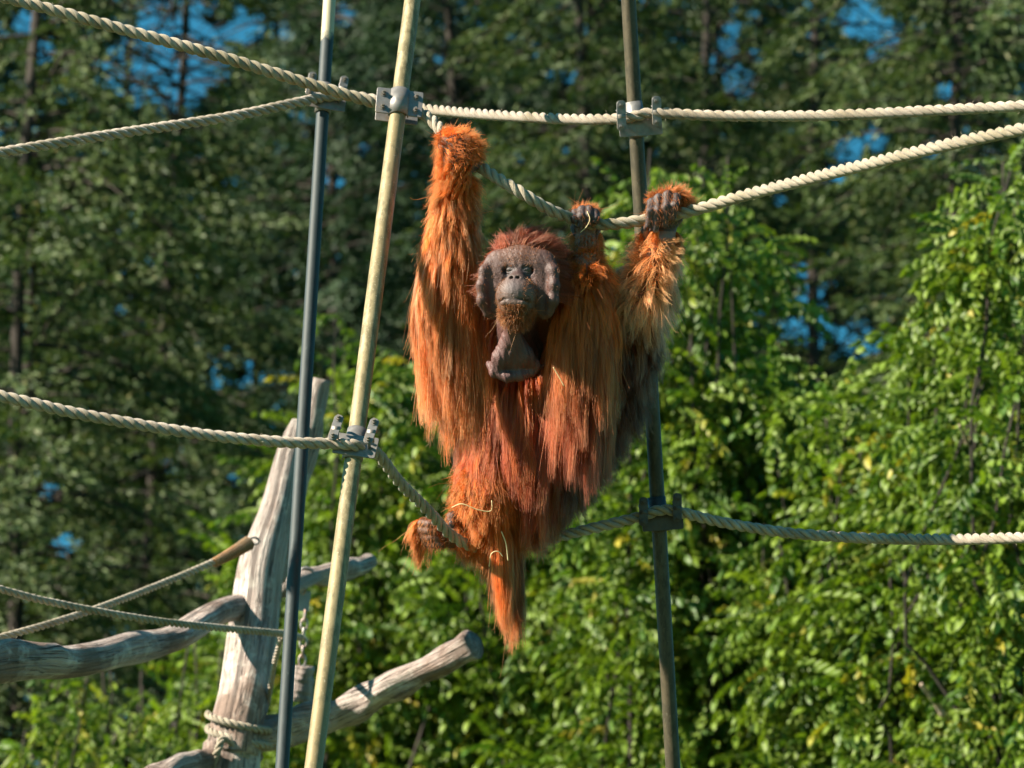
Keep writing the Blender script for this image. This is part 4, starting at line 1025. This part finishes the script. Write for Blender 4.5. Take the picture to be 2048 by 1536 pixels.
# hair of the second arm
def len_arm2(p, i): y = py_(p); return np.interp(y, [490, 540, 620, 700, 760], [.04, .08, .25, .44, .42])
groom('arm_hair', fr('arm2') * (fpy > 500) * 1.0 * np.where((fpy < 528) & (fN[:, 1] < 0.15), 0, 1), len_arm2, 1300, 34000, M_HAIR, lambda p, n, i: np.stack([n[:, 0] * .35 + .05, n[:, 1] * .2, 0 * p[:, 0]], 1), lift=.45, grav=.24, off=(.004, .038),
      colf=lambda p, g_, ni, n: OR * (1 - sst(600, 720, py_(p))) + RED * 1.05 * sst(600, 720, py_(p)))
# raised leg: pale inside; the darker hair below paints in the shade of the arm
def len_leg2(p, i): y = py_(p); return np.interp(y, [480, 540, 640, 760, 900], [.07, .11, .14, .15, .10])
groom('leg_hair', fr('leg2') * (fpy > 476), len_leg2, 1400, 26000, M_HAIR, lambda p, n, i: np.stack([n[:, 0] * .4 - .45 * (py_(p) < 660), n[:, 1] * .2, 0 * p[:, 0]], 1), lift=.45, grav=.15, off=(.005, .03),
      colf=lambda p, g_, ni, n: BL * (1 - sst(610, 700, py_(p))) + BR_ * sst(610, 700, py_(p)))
# torso
def len_t(p, i): y = py_(p); return np.interp(y, [640, 760, 850, 950, 1050], [.20, .24, .26, .20, .14]) * np.interp(px_(p), [1080, 1160], [1, .6])
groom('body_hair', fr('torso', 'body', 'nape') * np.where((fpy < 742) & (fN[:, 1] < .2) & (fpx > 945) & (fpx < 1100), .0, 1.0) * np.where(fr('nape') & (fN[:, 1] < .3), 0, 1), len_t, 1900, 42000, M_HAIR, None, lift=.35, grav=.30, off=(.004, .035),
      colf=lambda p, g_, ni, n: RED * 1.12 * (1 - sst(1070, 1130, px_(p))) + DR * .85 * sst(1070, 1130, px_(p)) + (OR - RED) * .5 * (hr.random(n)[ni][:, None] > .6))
# hanging leg
def len_l(p, i):
    x, y = px_(p), py_(p); L = np.interp(y, [880, 960, 1030, 1080, 1110], [.20, .10, .09, .10, .10]); return np.where(x < 945, L * .6, L)
groom('leg_hair', fr('leg') * 1.0 + fr('foot') * (fpx > 915) * .9, len_l, 1000, 20000, M_HAIR, lambda p, n, i: np.stack([np.where(px_(p) > 960, .0, -.1) + n[:, 0] * .15, n[:, 1] * .2, 0 * p[:, 0]], 1), lift=.15, grav=.30, off=(.003, .016),
      colf=lambda p, g_, ni, n: OR * .95 + (DR - OR) * .5 * sst(1000, 1060, px_(p)))
groom('heel_hair', (fr('leg') + fr('foot')) * (fpy > 1035) * (fpx > 975) * 1.0, lambda p, i: np.interp(px_(p), [965, 990, 1015, 1050], [.10, .26, .33, .28]), 70, 9000, M_HAIR, lambda p, n, i: np.stack([n[:, 0] * .1, n[:, 1] * .2, 0 * p[:, 0]], 1), lift=.2, grav=.32, off=(.003, .014), clump=.86, lvar=.25,
      colf=lambda p, g_, ni, n: OR * .85 + (DR - OR) * .7 * sst(1010, 1040, px_(p)))
groom('foot_hair', fr('foot') * (fpx < 915) * (fN[:, 1] > .2) * .3 + fr('skin') * (fpy > 1030) * (fpx < 852) * (fN[:, 0] < -.3) * (fN[:, 1] > -.1), lambda p, i: np.where(px_(p) < 872, .085, .03), 60, 1500, M_HAIR, None, lift=.5, grav=.30, off=(.002, .012), colf=lambda p, g_, ni, n: OR * np.ones((len(p), 1)))
# scalp
def fl_s(p, n, i):
    q = (p - HC) @ HR; back = HR @ np.array([0, 1., 0]); return np.outer(np.ones(len(p)), back) * 1.3 + np.outer(q[:, 0] * 9, HR @ np.array([1., 0, 0])) + [.35, 0, .25]
groom('head_hair', fr('scalp') * ((fQ[:, 2] > .095) | (fQ[:, 1] > .04)) + fr('face', 'flange') * (fQ[:, 2] > .112) * (fQ[:, 1] > -.035) + fr('flange') * (fQ[:, 1] > -.012) * (fQ[:, 2] > -.06) * 1.2, lambda p, i: .085 + 0 * p[:, 0], 520, 13000, M_HAIR, fl_s, lift=.22, grav=.08, off=(.003, .012), clump=.4, colf=lambda p, g_, ni, n: (DR * .8 + RED * .3) * np.ones((len(p), 1)))
# beard and face fuzz
groom('beard', fr('beard', 'lip') * (fQ[:, 2] < -.082) * (fQ[:, 1] < -.02), lambda p, i: np.interp(((p - HC) @ HR)[:, 2], [-.16, -.12, -.085], [.040, .022, .008]), 320, 2000, M_HAIR, lambda p, n, i: np.stack([n[:, 0] * .5, 0 * p[:, 0], 0 * p[:, 0]], 1), lift=.7, grav=.14, off=(.002, .008), clump=.5, frizz=.004, rad=.0006,
      colf=lambda p, g_, ni, n: OR * .30 + BL * .10)
groom('face_fuzz', fr('face', 'brow') * (fQ[:, 2] > .055) * 1.0 + fr('muzzle') * (np.abs(fQ[:, 0]) > .030) * .8 + fr('flange') * .3 * (fQ[:, 1] < 0), lambda p, i: .009 + 0 * p[:, 0], 500, 1500, M_HAIR, None, lift=.6, grav=.2, off=(.001, .003), clump=.2, frizz=.003, rad=.00045, colf=lambda p, g_, ni, n: (OR * .25 + BL * .08) * np.ones((len(p), 1)))
# hands
groom('hand_hair', fr('hand') * (fpx < 1000), lambda p, i: np.interp(py_(p), [260, 300, 340, 370], [.028, .034, .05, .07]), 420, 6500, M_HAIR, lambda p, n, i: np.stack([.7 - (py_(p) > 325) * 1.3, -.2 + 0 * p[:, 0], (py_(p) < 290) * .3], 1), lift=.08, grav=.10, off=(.0015, .009), frizz=.005, clump=.6,
      colf=lambda p, g_, ni, n: OR * np.ones((len(p), 1)))
groom('hand_hair', fr('hand') * (fpx > 1000) + fr('skin') * (fpx > 1000) * (fpy < 440) * (fN[:, 2] > .3) * (fc[:, 1] > -.008) * .8, lambda p, i: np.where((px_(p) > 1310) & (py_(p) < 430), .035, .018), 260, 4200, M_HAIR, lambda p, n, i: np.stack([n[:, 0] * .4 + .25, 0 * p[:, 0], 0 * p[:, 0]], 1), lift=.7, grav=.08, off=(.002, .008), frizz=.005, clump=.5, rad=.0006,
      colf=lambda p, g_, ni, n: (OR * .8 + BL * .1) * np.ones((len(p), 1)))
groom('palm_hair', fr('skin') * (fpx > 1000) * (fpy > 462) * ((fN[:, 1] > .1) & (fpx < 1250) | (fpx > 1250) & (fN[:, 1] > -.3)), lambda p, i: .06 + 0 * p[:, 0], 160, 2600, M_HAIR, None, lift=.4, grav=.2, off=(.002, .01), colf=lambda p, g_, ni, n: OR * np.ones((len(p), 1)))
groom('finger_hair', fr('skin') * (fpx > 1140) * (fpy < 452) * (fN[:, 1] < .2) * np.where(fpx > 1280, 1, .35), lambda p, i: .022 + 0 * p[:, 0], 160, 700, M_HAIR, lambda p, n, i: np.stack([.1 + 0 * p[:, 0], 0 * p[:, 0], 0 * p[:, 0]], 1), lift=.25, grav=.3, off=(.001, .004), clump=.5, frizz=.003, rad=.0005, colf=lambda p, g_, ni, n: OR * .5 * np.ones((len(p), 1)))
groom('toe_hair', (fr('skin') + fr('foot')) * (fpy > 1020) * (fpx < 935) * (fN[:, 1] < .3), lambda p, i: .024 + 0 * p[:, 0], 160, 1300, M_HAIR, lambda p, n, i: np.stack([-.2 + 0 * p[:, 0], 0 * p[:, 0], 0 * p[:, 0]], 1), lift=.25, grav=.3, off=(.001, .004), clump=.5, frizz=.003, rad=.0005, colf=lambda p, g_, ni, n: OR * .6 * np.ones((len(p), 1)))
groom('wrist_hair', fr('arm2', 'skin') * (fpx > 1140) * (fpx < 1205) * (fpy > 468) * (fpy < 540) * (fN[:, 1] < .3), lambda p, i: np.interp(py_(p), [470, 530], [.02, .045]), 130, 900, M_HAIR, None, lift=.25, grav=.25, off=(.001, .006), clump=.5, frizz=.003, rad=.0005, colf=lambda p, g_, ni, n: OR * .75 * np.ones((len(p), 1)))
# straws caught in the coat
def straw(label, pts, r_=.0016):
    o = tube('straw', catmull([to_world(L3(*p)) for p in pts], 24), r_, M_STRAW, None, 6); tag(o, label, 'straw', 'straw stalks caught in the coat')
straw('curved pale straw stalk across the knee of the hanging leg', [(905, 1012, -.17), (925, 1005, -.18), (955, 1016, -.18), (982, 1019, -.17), (984, 998, -.17)])
straw('pale straw stalk on the right edge of the hanging shin', [(1003, 1060, -.14), (1012, 1085, -.14), (1016, 1118, -.14)])
straw('small hooked straw stalk low on the hanging hair tail', [(979, 1130, -.12), (983, 1105, -.13), (996, 1100, -.13), (1006, 1110, -.13)])
straw('straight pale straw stalk on the chest below the throat pouch', [(1105, 735, -.27), (1118, 757, -.27), (1126, 772, -.27)])
straw('straw stalk hanging over the fingers of the middle hand', [(1174, 424, -.045), (1179, 440, -.058), (1172, 455, -.058), (1160, 466, -.05)], .0012)
